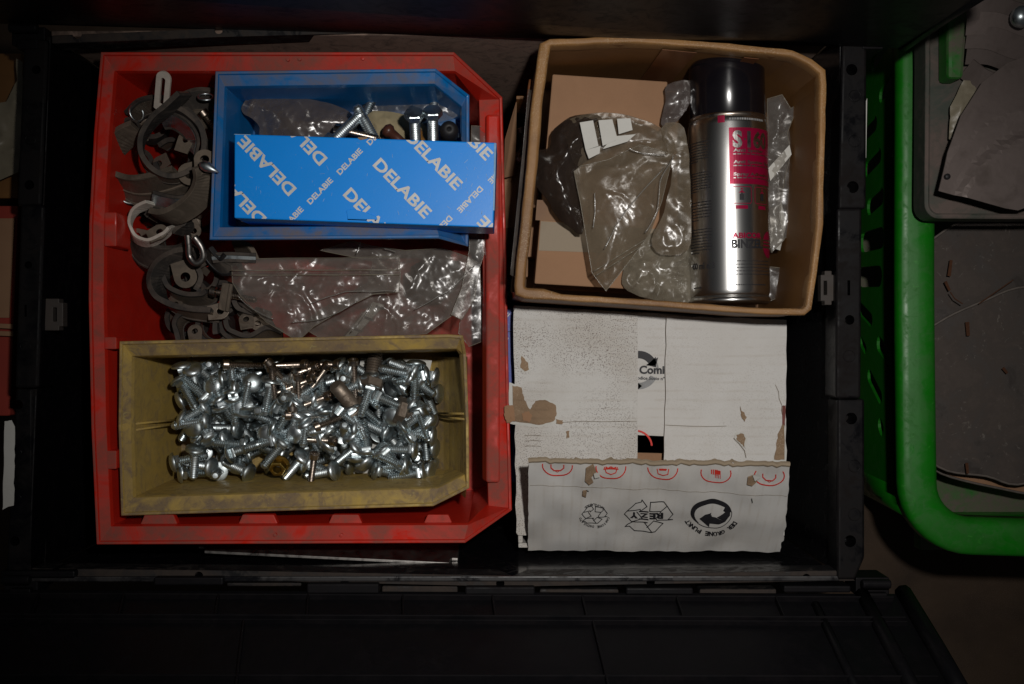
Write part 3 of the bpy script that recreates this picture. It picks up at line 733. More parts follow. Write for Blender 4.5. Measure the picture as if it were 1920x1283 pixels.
prof = [(.002, -.016), (.0006, -.012), (-.0002, -.003), (.0004, .0004), (.0018, .0012), (.0042, .0004), (.0058, .0008), (.0072, -.0002), (.0078, -.003), (.0078, -.012), (.007, -.016)]
loops = []
for o_, dz in prof:
    lp = ring_loop(o_, ZR + dz)
    for i, p in enumerate(lp):
        nn = noise.noise_vector(Vector((p.x * 90, p.y * 90, o_ * 260))) * .0005 + noise.noise_vector(Vector((p.x * 30, p.y * 30, 1))) * .0003; p += Vector((nn.x, nn.y, nn.z * .8))
        p.z += .0012 * math.sin(p.x * 33 + 1)
    loops.append(lp)
loops.append(loops[0]); add_loops(bm, loops, False, False); bmesh.ops.remove_doubles(bm, verts=bm.verts[:], dist=1e-7)
obj('folded_rim', bm, M['kraft_rim'], tray, smooth=True)
bm = bm_new()
add_loops(bm, [ring_loop(-.0005, -.130, (-.004, 0)), ring_loop(.0008, ZR - .004), ring_loop(.0075, ZR - .004), ring_loop(.0035, -.126, (-.004, 0))])
o = obj('side_walls', bm, M['kraft_in'], tray, smooth=False)
def strip(bm, pts): add_loops(bm, [[Vector(p) for p in pts]], True, False)
# brown packing tape bands on the inner back wall
for (xa, xb) in ((1245, 1310), (1400, 1428)):
    bm = bm_new(); a = at(xa, 84, ZR - .006); b = at(xb, 88, ZR - .006); off = .0098
    ya = at(0, 78, ZR).y
    bm.free(); bm = bm_new()
    P4 = []
    for px_, z_ in ((xa, ZR - .008), (xb, ZR - .008), (xb - 12, -.10), (xa - 12, -.10)):
        base = at(px_, 0, ZR).x; t = (px_ - 1200) / 286.0
        yy = at(px_, 67 + max(0, t) * 28, ZR).y
        P4.append(Vector((base, yy - .0058 + (ZR - z_) * .019, z_)))
    add_prism(bm, P4, (0, -.0003, 0)); obj('packing_tape', bm, M['kraft_tape'], tray)
# plastic film wrinkled down the outside of the left wall
bm = bm_new(); pth = smooth_path([at(1000, 170, -.005), at(990, 280, -.012), at(978, 400, -.010), (at(966, 520, -.008))], 6)
add_ribbon(bm, pth, [(-.018, 0), (.014, 0), (.014, .0004), (-.018, .0004)], (-.25, 0, 1)); obj('film_strip', bm, M['film'], tray, smooth=True)
bm = bm_new(); pth = smooth_path([at(996, 150, -.02), at(986, 300, -.018), at(974, 450, -.018), at(964, 548, -.016)], 8)
for p in pth: p += Vector((noise.noise(p * 60) * .0015 - .001, 0, 0))
add_tube(bm, pth, .0014, 6); obj('tape_edge', bm, M['kraft_tape'], tray, smooth=True)

# kraft box standing inside it
def skewbox(pxq, zt, zb, mat, root, name='box_body', bev=.001):
    Q = [at(x, y, zt) for x, y in pxq]
    bm = bm_new(); add_loops(bm, [[Vector((q.x, q.y, zb)) for q in reversed(Q)], [q for q in reversed(Q)]]); return obj(name, bm, mat, root, bevel=bev, seg=2)
ibox = thing('kraft_box', 'closed kraft box inside the open carton, under the brownish plastic bags', 'box', (.07, .12, -.12))
skewbox([(1036, 139), (1252, 153), (1228, 545), (1002, 532)], -.048, -.118, M['kraft'], ibox)
bm = bm_new(); flatart(bm, [(1014, 415), (1238, 430), (1236, 478), (1010, 470)], -.0478, .0003); obj('paper_tape', bm, M['tape_old'], ibox)
bm = bm_new(); flatart(bm, [(1007, 375), (1060, 378), (1058, 416), (1004, 413)], -.0478, .0002); obj('kraft_patch', bm, M['kraft_in'], ibox)

# ------------------------------------------------------------------ spray can
CR = .02925; ct = at(1362, 118, -.036); cb_ = at(1369, 571, -.036)
can = thing('spray_can', 'silver spray can with black cap and magenta label lying in the open carton', 'spray can', tuple((ct + cb_) / 2 - Vector((0, 0, CR))))
ax = (ct - cb_); CL = ax.length; ax.normalize(); side = Vector((ax.y, -ax.x, 0)).normalized()       # side points right
rs = CR
bm = bm_new()
add_lathe(bm, [(rs * .80, .0022), (rs * .86, .0008), (rs * .94, 0), (rs * 1.0, .0012), (rs * 1.01, .0028), (rs * .99, .0042), (rs * .955, .0052)], cb_, ax, 72); obj('bottom_rim', bm, M['can'], can, smooth=True)
bm = bm_new(); H1 = CL * .757
add_lathe(bm, [(rs * .955, .005), (rs * .985, .0075), (rs * .99, .010)] + [(rs * .99, .010 + (H1 - .016) * k / 6) for k in range(1, 7)] + [(rs * .985, H1 - .0045), (rs * .96, H1 - .002), (rs * .93, H1)], cb_, ax, 72); obj('can_body', bm, M['can'], can, smooth=True)
bm = bm_new(); add_lathe(bm, [(rs * .94, H1 - .0015), (rs * .962, H1 - .0008), (rs * .965, H1 + .001), (rs * .94, H1 + .002)], cb_, ax, 72); obj('can_shoulder_ring', bm, M['steel'], can, smooth=True)
bm = bm_new(); add_lathe(bm, [(rs * .90, H1 - .001), (rs * .945, H1 + .001), (rs * .942, H1 + .030), (rs * .940, CL - .006), (rs * .92, CL - .0025), (rs * .87, CL - .0006), (rs * .80, CL), (rs * .5, CL + .0002)], cb_, ax, 72); obj('cap', bm, M['cap'], can, smooth=True)
RL = rs * .99 + .00012
def canmap(u, v):     # u: arc metres from the top line, positive right; v: metres up from the bottom
    th = u / RL
    return cb_ + ax * v + side * (RL * math.sin(th)) + Vector((0, 0, RL * math.cos(th)))
def vy(py): return (571 - py) / 453.0 * CL
def canart(name, fill, mat, parent=can, dr=0.0):
    bm = bm_new(); fill(bm); bmesh.ops.translate(bm, verts=bm.verts[:], vec=(-.0062, 0, 0)); bmesh.ops.scale(bm, verts=bm.verts[:], vec=(1000, 1000, 1000)); bmesh.ops.triangulate(bm, faces=bm.faces[:]); slice2(bm, 1.8, 0)
    def fn(u, v):
        u /= 1000; v /= 1000; th = u / RL; r = RL + dr
        return cb_ + ax * v + side * (r * math.sin(th)) + Vector((0, 0, r * math.cos(th)))
    lay(bm, fn); obj(name, bm, mat, parent, norm=False)
    
def rect(bm, x0, x1, y0, y1): add_poly2(bm, [(x0, y0), (x1, y0), (x1, y1), (x0, y1)])
mm = .001
canart('label_panel', lambda b: (rect(b, 1.2 * mm, 62 * mm, vy(356), vy(254)), rect(b, -6.6 * mm, -1.6 * mm, vy(244), vy(231))), M['magenta'])
def f(b):
    add_text(b, 'S', 7.2 * mm, vy(275), 7.0 * mm, 0, .05, 12.5 * mm); add_text(b, '160', 24.5 * mm, vy(275), 20 * mm, 0, .05, 12.5 * mm); rect(b, 12.0 * mm, 13.4 * mm, vy(276.5), vy(274))
canart('product_code', f, M['silverink'], dr=.0001)
def f(b):
    for y, t, L in ((296, 'Anti Spatter', 26), (317, 'Anti Spatter Spray', 38), (339, 'Spray Adhesion', 32)):
        add_text(b, t, 4 * mm + L * mm / 2, vy(y), L * mm, 0, .03, 3.0 * mm)
    rr = random.Random(3)
    for y in (302, 323, 345):
        x = 4
        while x < 45: l = rr.uniform(1.5, 4); rect(b, x * mm, (x + l) * mm, vy(y) - .0004, vy(y) + .0004); x += l + .8
canart('label_text', f, M['silverink'], dr=.00015)
def icon(b, x0):
    L = [(x0, 361), (x0, 389)]
    p = [(x0 * mm, vy(364)), ((x0 + 1) * mm, vy(361)), ((x0 + 14) * mm, vy(361)), ((x0 + 15) * mm, vy(364)), ((x0 + 15) * mm, vy(388)), ((x0 + 14) * mm, vy(391)), ((x0 + 1) * mm, vy(391)), (x0 * mm, vy(388))]
    add_line2(b, p, .0005, True)
    rect(b, (x0 + 3.0) * mm, (x0 + 12) * mm, vy(401), vy(394.5))
    add_poly2(b, [((x0 + 6) * mm, vy(366)), ((x0 + 9) * mm, vy(366)), ((x0 + 7.5) * mm, vy(363))])
    add_poly2(b, [((x0 + 5) * mm, vy(372)), ((x0 + 10) * mm, vy(372)), ((x0 + 7.5) * mm, vy(367))])
canart('pictograms', lambda b: (icon(b, 2.3), icon(b, 20.5), icon(b, 39)), M['magenta'])
canart('pictogram_can', lambda b: [(rect(b, (x + 5.8) * mm, (x + 9.2) * mm, vy(385), vy(374)), rect(b, (x + 6.8) * mm, (x + 8.2) * mm, vy(374), vy(371.5))) for x in (2.3, 20.5)], M['ink'])
canart('maker_name_upper', lambda b: add_text(b, 'ABICOR', 14.2 * mm, vy(449), 24 * mm, 0, .045, 4.1 * mm), M['magenta'])
canart('maker_name_lower', lambda b: add_text(b, 'BINZEL', 14.6 * mm, vy(464), 25.5 * mm, 0, .045, 6.4 * mm), M['ink'])
def logo(b):
    c = (36.5 * mm, vy(464)); r = 8.5 * mm
    for k, (y0, y1) in enumerate(((.36, 1.0), (.12, .22), (-.12, -.02), (-1.0, -.28))):
        n = 10; left = []; right = []
        for j in range(n + 1):
            y = y0 + (y1 - y0) * j / n; x = math.sqrt(max(0, 1 - y * y)) if abs(y0) > .3 or abs(y1) > .3 else .9
            left.append((c[0] - r * x, c[1] + r * y * 1.15)); right.append((c[0] + r * x, c[1] + r * y * 1.15))
        add_poly2(b, left[::-1] + right if True else left)
canart('round_emblem', logo, M['magenta'])
def lines(b):
    rr = random.Random(5)
    for (ya, yb, n) in ((274, 309, 8), (330, 364, 8), (384, 417, 7), (434, 477, 9)):
        for k in range(n):
            y = ya + (yb - ya) * k / (n - 1); x = -36.0
            end = -12.5 if k < n - 1 else -24
            while x < end:
                l = min(rr.uniform(.8, 3.4), end - x + .3); rect(b, x * mm, (x + l) * mm, vy(y) - .00036, vy(y) + .00036); x += l + .55
    for k, y in enumerate((495, 501, 507, 513, 519)):
        x = 3.0
        while x < 36: l = rr.uniform(.8, 3.6); rect(b, x * mm, (x + l) * mm, vy(y) - .0003, vy(y) + .0003); x += l + .6
    x = -32
    while x < -22: l = rr.uniform(.8, 2); rect(b, x * mm, (x + l) * mm, vy(541) - .0004, vy(541) + .0004); x += l + .5
    x = 4
    while x < 30: l = rr.uniform(.8, 1.6); rect(b, x * mm, (x + l) * mm, vy(538) - .0004, vy(538) + .0004); x += l + .5
canart('small_print', lines, M['ink']); bpy.data.objects['small_print']['kind'] = 'stuff'
canart('volume_text', lambda b: add_text(b, '400 ml e 3', -22.5 * mm, vy(501), 24 * mm, math.radians(0), .02, 4.8 * mm), M['ink'])
def hdr(b):
    rr = random.Random(9); x = 1.5
    while x < 30: l = rr.uniform(1.0, 1.8); rect(b, x * mm, (x + l) * mm, vy(238) - .0007, vy(238) + .0007); x += l + .5
canart('header_text', hdr, M['ink_grey'])

# ------------------------------------------------------------------ white corrugated carton, flaps on top
ZW = -.060
wbox = thing('white_carton', 'worn white corrugated carton, flaps folded shut, printed flap lifted at the front', 'carton', (.105, -.065, CZ))
c4 = [at(972, 1029, ZW), at(1467, 1031, ZW), at(1475, 600, ZW), at(963, 572, ZW)]       # CCW: BL BR TR TL
bm = bm_new()
for i in range(4):
    a, b = c4[i], c4[(i + 1) % 4]; nn = Vector(((b - a).y, -(b - a).x, 0)).normalized() * -.0035
    e = (b - a).normalized() * .0036
    if i % 2: a = a + e; b = b - e
    add_prism(bm, [(a.x, a.y, CZ + .001), (b.x, b.y, CZ + .001), (b.x + nn.x, b.y + nn.y, CZ + .001), (a.x + nn.x, a.y + nn.y, CZ + .001)], (0, 0, ZW - .0045 - CZ))
    obj('side_panel', bm, M['white'], wbox, bevel=.0006); bm = bm_new()
bm.free()
def slab(pts, z, th, mat, name, root, wob=.0006, tiltf=None, bev=.0005, edge_mat=None, seedv=0, step=.006, drape=None):
    """cardboard panel whose top outline shows at the pixels pts; gently warped"""
    P = densify([at(x, y, z) for x, y in pts], step)
    out = [tuple(p.to_2d()) for p in P]
    ar = sum(out[i][0] * out[(i + 1) % len(out)][1] - out[(i + 1) % len(out)][0] * out[i][1] for i in range(len(out)))
    if ar < 0: out = out[::-1]
    def zf(x, y):
        zz = z + wob * (noise.noise(Vector((x * 25, y * 25, seedv))) * 1.6 + noise.noise(Vector((x * 90, y * 90, seedv + 4))) * .4)
        return zz + (tiltf(x, y) if tiltf else 0)
    bm = bm_new(); sheet(bm, [Vector(p) for p in out], zf, .005, 0, 0, 1, seedv)
    top = bm.faces[:]
    r = bmesh.ops.extrude_face_region(bm, geom=top)
    nv = [g for g in r['geom'] if isinstance(g, bmesh.types.BMVert)]
    bmesh.ops.translate(bm, verts=nv, vec=(0, 0, -th))
    bmesh.ops.recalc_face_normals(bm, faces=bm.faces[:])
    for f in bm.faces:
        f.smooth = True
        if abs(f.normal.z) < .5: f.material_index = 1; f.smooth = False
    o = obj(name, bm, [mat, edge_mat or M['flute']], root, norm=False)
    md = o.modifiers.new('crease', 'EDGE_SPLIT'); md.split_angle = math.radians(50)
    return o
rj = random.Random(11)
def ragged(a, b, n, j): return [(a[0] + (b[0] - a[0]) * t / n + (rj.uniform(-j, j) if 0 < t < n else 0), a[1] + (b[1] - a[1]) * t / n + (rj.uniform(-j, j) if 0 < t < n else 0)) for t in range(n + 1)]
slab(ragged((968, 573), (1196, 588), 14, 1.2) + ragged((1196, 589), (1195, 862), 12, .5) + [(1195, 1005), (972, 1004)] + ragged((968, 1000), (963, 585), 16, 1.3), ZW, .0034, M['white'], 'flap', wbox, wob=.0008, seedv=1)
slab(ragged((1251, 592), (1475, 600), 14, 1.4) + ragged((1475, 600), (1471, 1004), 14, 1.0) + [(1470, 1005)] + [(1244, 1004)] + ragged((1243, 1000), (1250, 596), 16, 1.2), ZW + .0005, .0034, M['white_clean'], 'flap', wbox, wob=.0008, seedv=2)
slab([(1150, 590), (1290, 592), (1290, 820), (1150, 814)], ZW - .0045, .0034, M['white_clean'], 'inner_flap', wbox, seedv=3)
slab([(1150, 848), (1300, 852), (1300, 1000), (1150, 1000)], ZW - .016, .003, M['kraft'], 'inner_flap', wbox, seedv=5)
# printed matter seen in the gap between the flaps
g = [(1196.5, -836), (1249, -836), (1249.5, -592), (1196.5, -592)]
def gart(name, fill, mat, dz=.0012):
    bm = bm_new(); fill(bm); clip2(bm, g); lay(bm, lift_px(ZW - .0045 + dz)); obj(name, bm, mat, wbox, norm=False)
def arc(c, ra, rb, a0, a1, n=16, ky=1.0, tap=1.0):
    out = [(c[0] + ra * math.cos(math.radians(a0 + (a1 - a0) * i / n)), c[1] + ky * ra * math.sin(math.radians(a0 + (a1 - a0) * i / n))) for i in range(n + 1)]
    inn = [(c[0] + (rb + (ra - rb) * (1 - tap) * i / n) * math.cos(math.radians(a0 + (a1 - a0) * i / n)), c[1] + ky * (rb + (ra - rb) * (1 - tap) * i / n) * math.sin(math.radians(a0 + (a1 - a0) * i / n))) for i in range(n + 1)]
    return out, inn
def add_arc(bm, c, ra, rb, a0, a1, n=16, ky=1.0):
    o, i = arc(c, ra, rb, a0, a1, n, ky)
    for k in range(n): add_poly2(bm, [o[k], o[k + 1], i[k + 1], i[k]])
def f(b):
    add_arc(b, (1198, -694), 36, 22, 20, 120); add_poly2(b, [(1212, -684), (1234, -670), (1230, -689)])
    add_poly2(b, [(1212, -685.5), (1230, -669), (1229, -686)])
gart('printed_arrow', f, M['ink'])
def f(b): add_arc(b, (1198, -694), 36, 24, -98, -25); add_poly2(b, [(1236, -695), (1229, -697), (1233, -680)]); add_poly2(b, [(1196, -718), (1196, -731), (1204, -724)])
gart('printed_arrow', f, M['ink_grey'], .00115)
gart('lettering', lambda b: (add_text(b, 'Comi', 1222.3, -693.5, 47, math.radians(0), .035, 16), add_text(b, 'odice Socio n°. 5', 1225, -709.5, 60, math.radians(-2), .02, 6.5)), M['ink'], .0013)
gart('red_print', lambda b: add_arc(b, (1192, -838), 32, 28.5, 0, 180), M['ink_red'])
# lifted front flap: hinged low at the front, its free edge higher and further back
hA, hB = at(990, 1029, -.062), at(1466, 1031, -.062); fA, fB = at(991, 862, .002), at(1480, 869, .004)
def FM(u, v, h=0.0):
    """u 0..1 left-right, v 0 (hinge) .. 1 (free edge)"""
    p = hA.lerp(hB, u).lerp(fA.lerp(fB, u), v); nn = (hB - hA).cross(fA - hA).normalized()
    bulge = .0022 * math.sin(PI * v) + .0007 * math.sin(u * 95) * .35 + .0009 * noise.noise(Vector((u * 9, v * 4, 2))) * 2
    return p + nn * (h + bulge)
def ragv(v): return v + .012 * noise.noise(Vector((v * 40, 3, 1)))
bm = bm_new(); NU, NV = 110, 26
grid = [[None] * (NV + 1) for _ in range(NU + 1)]
for i in range(NU + 1):
    for j in range(NV + 1):
        u = i / NU; v = j / NV; vv = v
        if j == NV: vv = 1.0 + .02 * noise.noise(Vector((u * 30, 1, 7))) + .012 * noise.noise(Vector((u * 90, 5, 7)))
        uu = u
        if i == 0: uu = .004 * noise.noise(Vector((v * 14, 2, 3)))
        if i == NU: uu = 1 + .006 * noise.noise(Vector((v * 10, 8, 3))) - (.012 * (v < .15))
        grid[i][j] = bm.verts.new(FM(uu, vv, .0018))
for i in range(NU):
    for j in range(NV): bm.faces.new((grid[i][j], grid[i + 1][j], grid[i + 1][j + 1], grid[i][j + 1]))
top = bm.faces[:]
nrmF = (hB - hA).cross(fA - hA).normalized()
r = bmesh.ops.extrude_face_region(bm, geom=top); nv = [x for x in r['geom'] if isinstance(x, bmesh.types.BMVert)]
bmesh.ops.translate(bm, verts=nv, vec=-nrmF * .0036); bmesh.ops.recalc_face_normals(bm, faces=bm.faces[:])
for fc in bm.faces:
    fc.smooth = True
    if abs(fc.normal.dot(nrmF)) < .6: fc.material_index = 1
o = obj('printed_flap', bm, [M['white_flap'], M['flute']], wbox, norm=False); md = o.modifiers.new('crease', 'EDGE_SPLIT'); md.split_angle = math.radians(50)
fl_part = o
# artwork on the flap, drawn in photo pixels on the flap's own plane
PNT = hA; EU = (hB - hA); EV = (fA - hA)
def on_flap(h):
    nn = nrmF; d0 = nn.dot(hA)
    camp = Vector((0, 0, CAM_H))
    def fn(x, y):
        q = at(x, -y, 0.0); d = q - camp
        t = (d0 - nn.dot(camp)) / nn.dot(d); p = camp + d * t
        # find u, v on the bilinear patch
        v = max(0, min(1, (p - hA).dot(EV) / EV.length_squared)); a = hA.lerp(fA, v); b = hB.lerp(fB, v); u = (p - a).dot(b - a) / (b - a).length_squared
        return FM(u, v, .0018 + h)
    return fn
fclip = [(992, -1026), (1462, -1028), (1478, -872), (994, -865)]
def fart(name, fill, mat, h=.0006):
    bm = bm_new(); fill(bm); clip2(bm, fclip); slice2(bm, 5, 0); slice2(bm, 7, 1); lay(bm, on_flap(h)); obj(name, bm, mat, wbox, norm=False)
# row of red ringed hazard pictures, cut through by the torn edge
def ring(b, cx_, cy_, rx, ry, wd, n=28): add_line2(b, [(cx_ + rx * math.cos(2 * PI * i / n), cy_ + ry * math.sin(2 * PI * i / n)) for i in range(n)], wd, True)
def f(b):
    for i, (cx_, cy_) in enumerate(((1045, -868), (1145, -869), (1242, -869), (1341, -875), (1441, -880))):
        ring(b, cx_, cy_, 28, 19, 2.0)
        if i in (0, 4): add_line2(b, [(cx_ - 12, cy_ + 2), (cx_ - 12, cy_ - 4), (cx_ - 6, cy_ - 10), (cx_ + 6, cy_ - 10), (cx_ + 12, cy_ - 4), (cx_ + 12, cy_ + 2)], 2); add_line2(b, [(cx_ - 10, cy_ - 7), (cx_, cy_ - 13), (cx_ + 10, cy_ - 7)], 1.2)
        elif i == 1:
            add_line2(b, [(cx_ - 12, cy_ + 1), (cx_ - 9, cy_ - 8), (cx_, cy_ - 12), (cx_ + 9, cy_ - 8), (cx_ + 12, cy_ + 1)], 1.6)
            for s in (-1, 1): ring(b, cx_ + s * 5, cy_ + 2, 4, 3, 2.4, 12)
            rect(b, cx_ - 14, cx_ + 14, cy_ - 3, cy_ - 1)
        elif i == 2:
            add_poly2(b, [(cx_ - 10, cy_ + 4), (cx_ - 6, cy_ - 3), (cx_ + 6, cy_ - 3), (cx_ + 10, cy_ + 4)])
            add_line2(b, [(cx_ - 11, cy_ + 1), (cx_ - 9, cy_ - 9), (cx_, cy_ - 12), (cx_ + 9, cy_ - 9), (cx_ + 11, cy_ + 1)], 1.6)
        else:
            for k in range(4): rect(b, cx_ - 9 + k * 3.4, cx_ - 7 + k * 3.4, cy_ - 3 - k, cy_ + 6)
            for k in range(4): add_line2(b, [(cx_ + k * 2.7, cy_ + 3), (cx_ - 1 + k * 3, cy_ - 10)], 1.1)
            add_poly2(b, [(cx_ - 2, cy_ + 4), (cx_ - 1, cy_ - 3), (cx_ + 8, cy_ - 3), (cx_ + 8, cy_ + 4)])
fart('red_pictograms', f, M['ink_red'])
def triarrow(b, cx_, cy_, sx, sy, wd):
    """outline recycling loop, upside down as on the flap"""
    def L(pts, closed=True): add_line2(b, [(cx_ + x * sx, cy_ + y * sy) for x, y in pts], wd, closed)
    L([(-.88, .18), (-.5, .80), (-.25, .86), (-.22, 1.0), (.0, .55), (-.28, .2), (-.30, .34)], True)
    L([(-.88, .18), (-1.0, -.05), (-.68, -.62), (-.20, -.36), (-.45, .16)], False); 
    L([(.16, .86), (.75, .86), (.90, .60), (.62, .22), (.12, .24)])
    L([(.90, .60), (1.16, .0), (.95, -.38), (1.15, -.42), (.45, -.44), (.40, -.30), (.62, .20)], False)
    L([(.02, -.62), (-.62, -.62), (-.86, -.86), (-.96, -1.02), (-.76, -.98), (-.55, -1.25), (.22, -1.25), (-.1, -.66)], True)
    L([(.0, -.95), (.30, -.46), (.72, -.68), (.36, -1.2), (.15, -1.25)], False)
def arctext(b, body, c, r, a_mid, span, size, ky=.82, bold=.03, outward=True):
    n = len(body)
    for i, ch in enumerate(body):
        if ch == ' ': continue
        t = (i / (n - 1) - .5) * span
        a = math.radians(a_mid - t if outward else a_mid + t)
        x = c[0] + r * math.cos(a); y = c[1] + r * ky * math.sin(a)
        rot = math.degrees(a) - 90 if outward else math.degrees(a) + 90
        wdt = size * (.35 if ch in 'I' else .8)
        add_text(b, ch, x, y, wdt, math.radians(rot), bold, size)
# the marks are printed the other way up: their text reads from the right, tops pointing down
def rot180(b, c, fill):
    t = bm_new(); fill(t)
    mp = {}
    for v in t.verts: mp[v] = b.verts.new((2 * c[0] - v.co.x, 2 * c[1] - v.co.y, 0))
    for fc in t.faces:
        try: b.faces.new([mp[v] for v in fc.verts])
        except ValueError: pass
    t.free()
fart('recycling_mark', lambda b: triarrow(b, 1212, -953, 42, 27, 1.6), M['ink'])
fart('mark_lettering', lambda b: rot180(b, (1212, -956), lambda t: (add_text(t, 'RE', 1194.5, -956, 26, 0, .05, 13), add_text(t, 'Z', 1217, -956, 16, 0, .05, 9), add_text(t, 'Y', 1236, -956, 15, 0, .05, 13), rect(t, 1209, 1227, -949.5, -947), rect(t, 1209, 1227, -965, -962.5))), M['ink'])
fart('recycling_mark', lambda b: triarrow(b, 1112.5, -953, 22, 15, 1.3), M['ink'])
fart('mark_lettering', lambda b: rot180(b, (1114, -957), lambda t: (arctext(t, 'CARTONE ONDULATO', (1114, -957), 27, 90, 150, 4.6, .80), arctext(t, 'RICICLABILE', (1114, -957), 25, 270, 80, 4.4, .80, outward=False))), M['ink'])
def gp(b):
    c = (1332, -950); kx, ky = 38.5, 27
    def E(a, r=1.0, dx=0, dy=0): return (c[0] + dx + kx * r * math.cos(math.radians(a)), c[1] + dy + ky * r * math.sin(math.radians(a)))
    # thick outer crescent round the left and top, thin line on the right
    n = 30
    for i in range(n):
        a0 = 5 + 225 * i / n; a1 = 5 + 225 * (i + 1) / n
        def w_(a): t = (a - 5) / 225; return .07 + .25 * math.sin(PI * min(1, max(0, t)) ** .8)
        add_poly2(b, [E(a0, 1), E(a1, 1), E(a1, 1 - w_(a1)), E(a0, 1 - w_(a0))])
    add_line2(b, [E(a) for a in range(-130, 12, 8)], 1.3)
    add_poly2(b, [E(50, .98), E(18, .98), E(-10, .93), (c[0] + 22, c[1] + 6), (c[0] + 26, c[1] + 12), (c[0] + 10, c[1] + 20)])
    add_poly2(b, [E(18, .95), E(-10, .92), E(-38, .86), (c[0] + 10, c[1] - 6), (c[0] + 24, c[1] + 2)])
    add_poly2(b, [E(-38, .86), E(-62, .78), (c[0], c[1] - 19), (c[0] - 4, c[1] - 5), (c[0] + 8, c[1] - 6)])
    add_poly2(b, [(c[0] + 1, c[1] - 3), (c[0] + 1, c[1] - 19), (c[0] - 10, c[1] - 19), (c[0] - 12, c[1] - 3)])
    add_poly2(b, [(c[0], c[1] + 2), (c[0] - 4, c[1] - 26), (c[0] - 22, c[1] - 11)])
    add_poly2(b, [(c[0] - 12, c[1] - 2), (c[0], c[1] + 1), (c[0] - 22, c[1] - 11)])
fart('green_dot_mark', gp, M['ink'])
fart('mark_lettering', lambda b: rot180(b, (1332, -950), lambda t: arctext(t, 'DER GRÜNE PUNKT', (1332, -950), 50, 90, 122, 9.0, .78, .045)), M['ink'])
fart('score_line', lambda b: add_line2(b, [(993, -903), (1090, -905), (1210, -907), (1330, -911), (1476, -918)], .8), flat('score_line_tone', (0.30, 0.26, 0.21), .9), .0004)  # thin grey-brown line drawn along the flap's score
# rolled, torn top of the flap: brown corrugated edge
bm = bm_new(); pth = [FM(u / 60, 1.0 + .018 * noise.noise(Vector((u / 5, 4, 4))), .0008) for u in range(61)]
for i, p in enumerate(pth): p += Vector((0, .0012 * noise.noise(Vector((i * .9, 0, 0))), .0006 * noise.noise(Vector((i * 1.7, 9, 0)))))
add_tube(bm, pth, .0019, 7); obj('torn_edge', bm, M['flute'], wbox)
# torn holes and peeled patches
def scrap(pts, z, mat, name, root=None, th=.0004, j=1.2, sd=0, amp=.0006):
    rr = random.Random(sd); q = []
    for i in range(len(pts)):
        a, b = pts[i], pts[(i + 1) % len(pts)]
        for t in range(4): q.append((a[0] + (b[0] - a[0]) * t / 4 + (rr.uniform(-j, j) if t else 0), a[1] + (b[1] - a[1]) * t / 4 + (rr.uniform(-j, j) if t else 0)))
    out = pxs(q, z); ar = sum(out[i][0] * out[(i + 1) % len(out)][1] - out[(i + 1) % len(out)][0] * out[i][1] for i in range(len(out)))
    if ar < 0: out = out[::-1]
    bm = bm_new(); sheet(bm, [Vector(p) for p in out], lambda x, y: z, .0015, amp, .0002, 160, sd)
    r = bmesh.ops.extrude_face_region(bm, geom=bm.faces[:]); nv = [x for x in r['geom'] if isinstance(x, bmesh.types.BMVert)]; bmesh.ops.translate(bm, verts=nv, vec=(0, 0, -th * 2))
    return obj(name, bm, mat, root)
zt = ZW + .0012
_scrap = scrap
def scrap(pts, z, mat, name, root=None, th=.0004, j=1.2, sd=0, amp=.0006):
    if mat is M['torn'] and root is wbox and sd in (1, 6, 7, 8, 12):
        cx_ = sum(p[0] for p in pts) / len(pts); cy_ = sum(p[1] for p in pts) / len(pts)
        _scrap([(cx_ + (x - cx_) * 1.10 + (2.0 if x > cx_ else -2.0), cy_ + (y - cy_) * 1.10 + (1.8 if y > cy_ else -1.8)) for x, y in pts], z - .0009, M['paper'], 'peeled_layer', root, .0002, 1.6, sd + 50, .0004)
    return _scrap(pts, z, mat, name, root, th, j, sd, amp)
scrap([(961, 723), (978, 727), (983, 750), (994, 768), (1004, 752), (1022, 750), (1042, 760), (1043, 780), (1038, 790), (1010, 797), (985, 793), (962, 790)], zt, M['torn'], 'torn_patch', wbox, sd=1)
scrap([(979, 775), (990, 771), (998, 780), (992, 792), (981, 789)], zt + .0012, M['kraft'], 'torn_patch', wbox, sd=2)
scrap([(1005, 758), (1020, 756), (1026, 768), (1012, 775), (1004, 770)], zt + .0012, M['torn'], 'torn_patch', wbox, sd=3)
scrap([(946, 762), (962, 760), (966, 790), (950, 793), (945, 778)], zt + .002, M['kraft'], 'torn_patch', wbox, sd=4, amp=.0015)
scrap([(1042, 786), (1056, 788), (1054, 796), (1044, 795)], zt + .0004, M['torn'], 'torn_patch', wbox, sd=5)
scrap([(978, 667), (990, 680), (992, 693), (984, 697), (976, 690)], zt, M['torn'], 'torn_patch', wbox, sd=6)
scrap([(1061, 810), (1068, 808), (1068, 820), (1062, 822)], zt, M['torn'], 'torn_patch', wbox, sd=7)
scrap([(1382, 815), (1392, 813), (1398, 822), (1396, 838), (1388, 830), (1381, 824)], zt + .001, M['torn'], 'torn_patch', wbox, sd=8)
scrap([(1388, 766), (1393, 772), (1400, 782), (1397, 790), (1391, 783)], zt + .001, M['torn'], 'torn_patch', wbox, sd=9)
scrap([(1466, 762), (1473, 760), (1472, 800), (1467, 795)], zt + .0005, flat('maroon_stain', (0.16, .05, .04), .8), 'torn_patch', wbox, sd=10)
scrap([(1458, 815), (1471, 790), (1471, 862), (1452, 862), (1456, 838)], zt + .0002, M['torn'], 'torn_patch', wbox, sd=12, amp=.0003)
def crackline(pts, z, wd, name='crease'):
    bm = bm_new(); add_line2(bm, [(x, -y) for x, y in pts], wd); lay(bm, lift_px(z)); obj(name, bm, M['flute_dark'], wbox, norm=False)
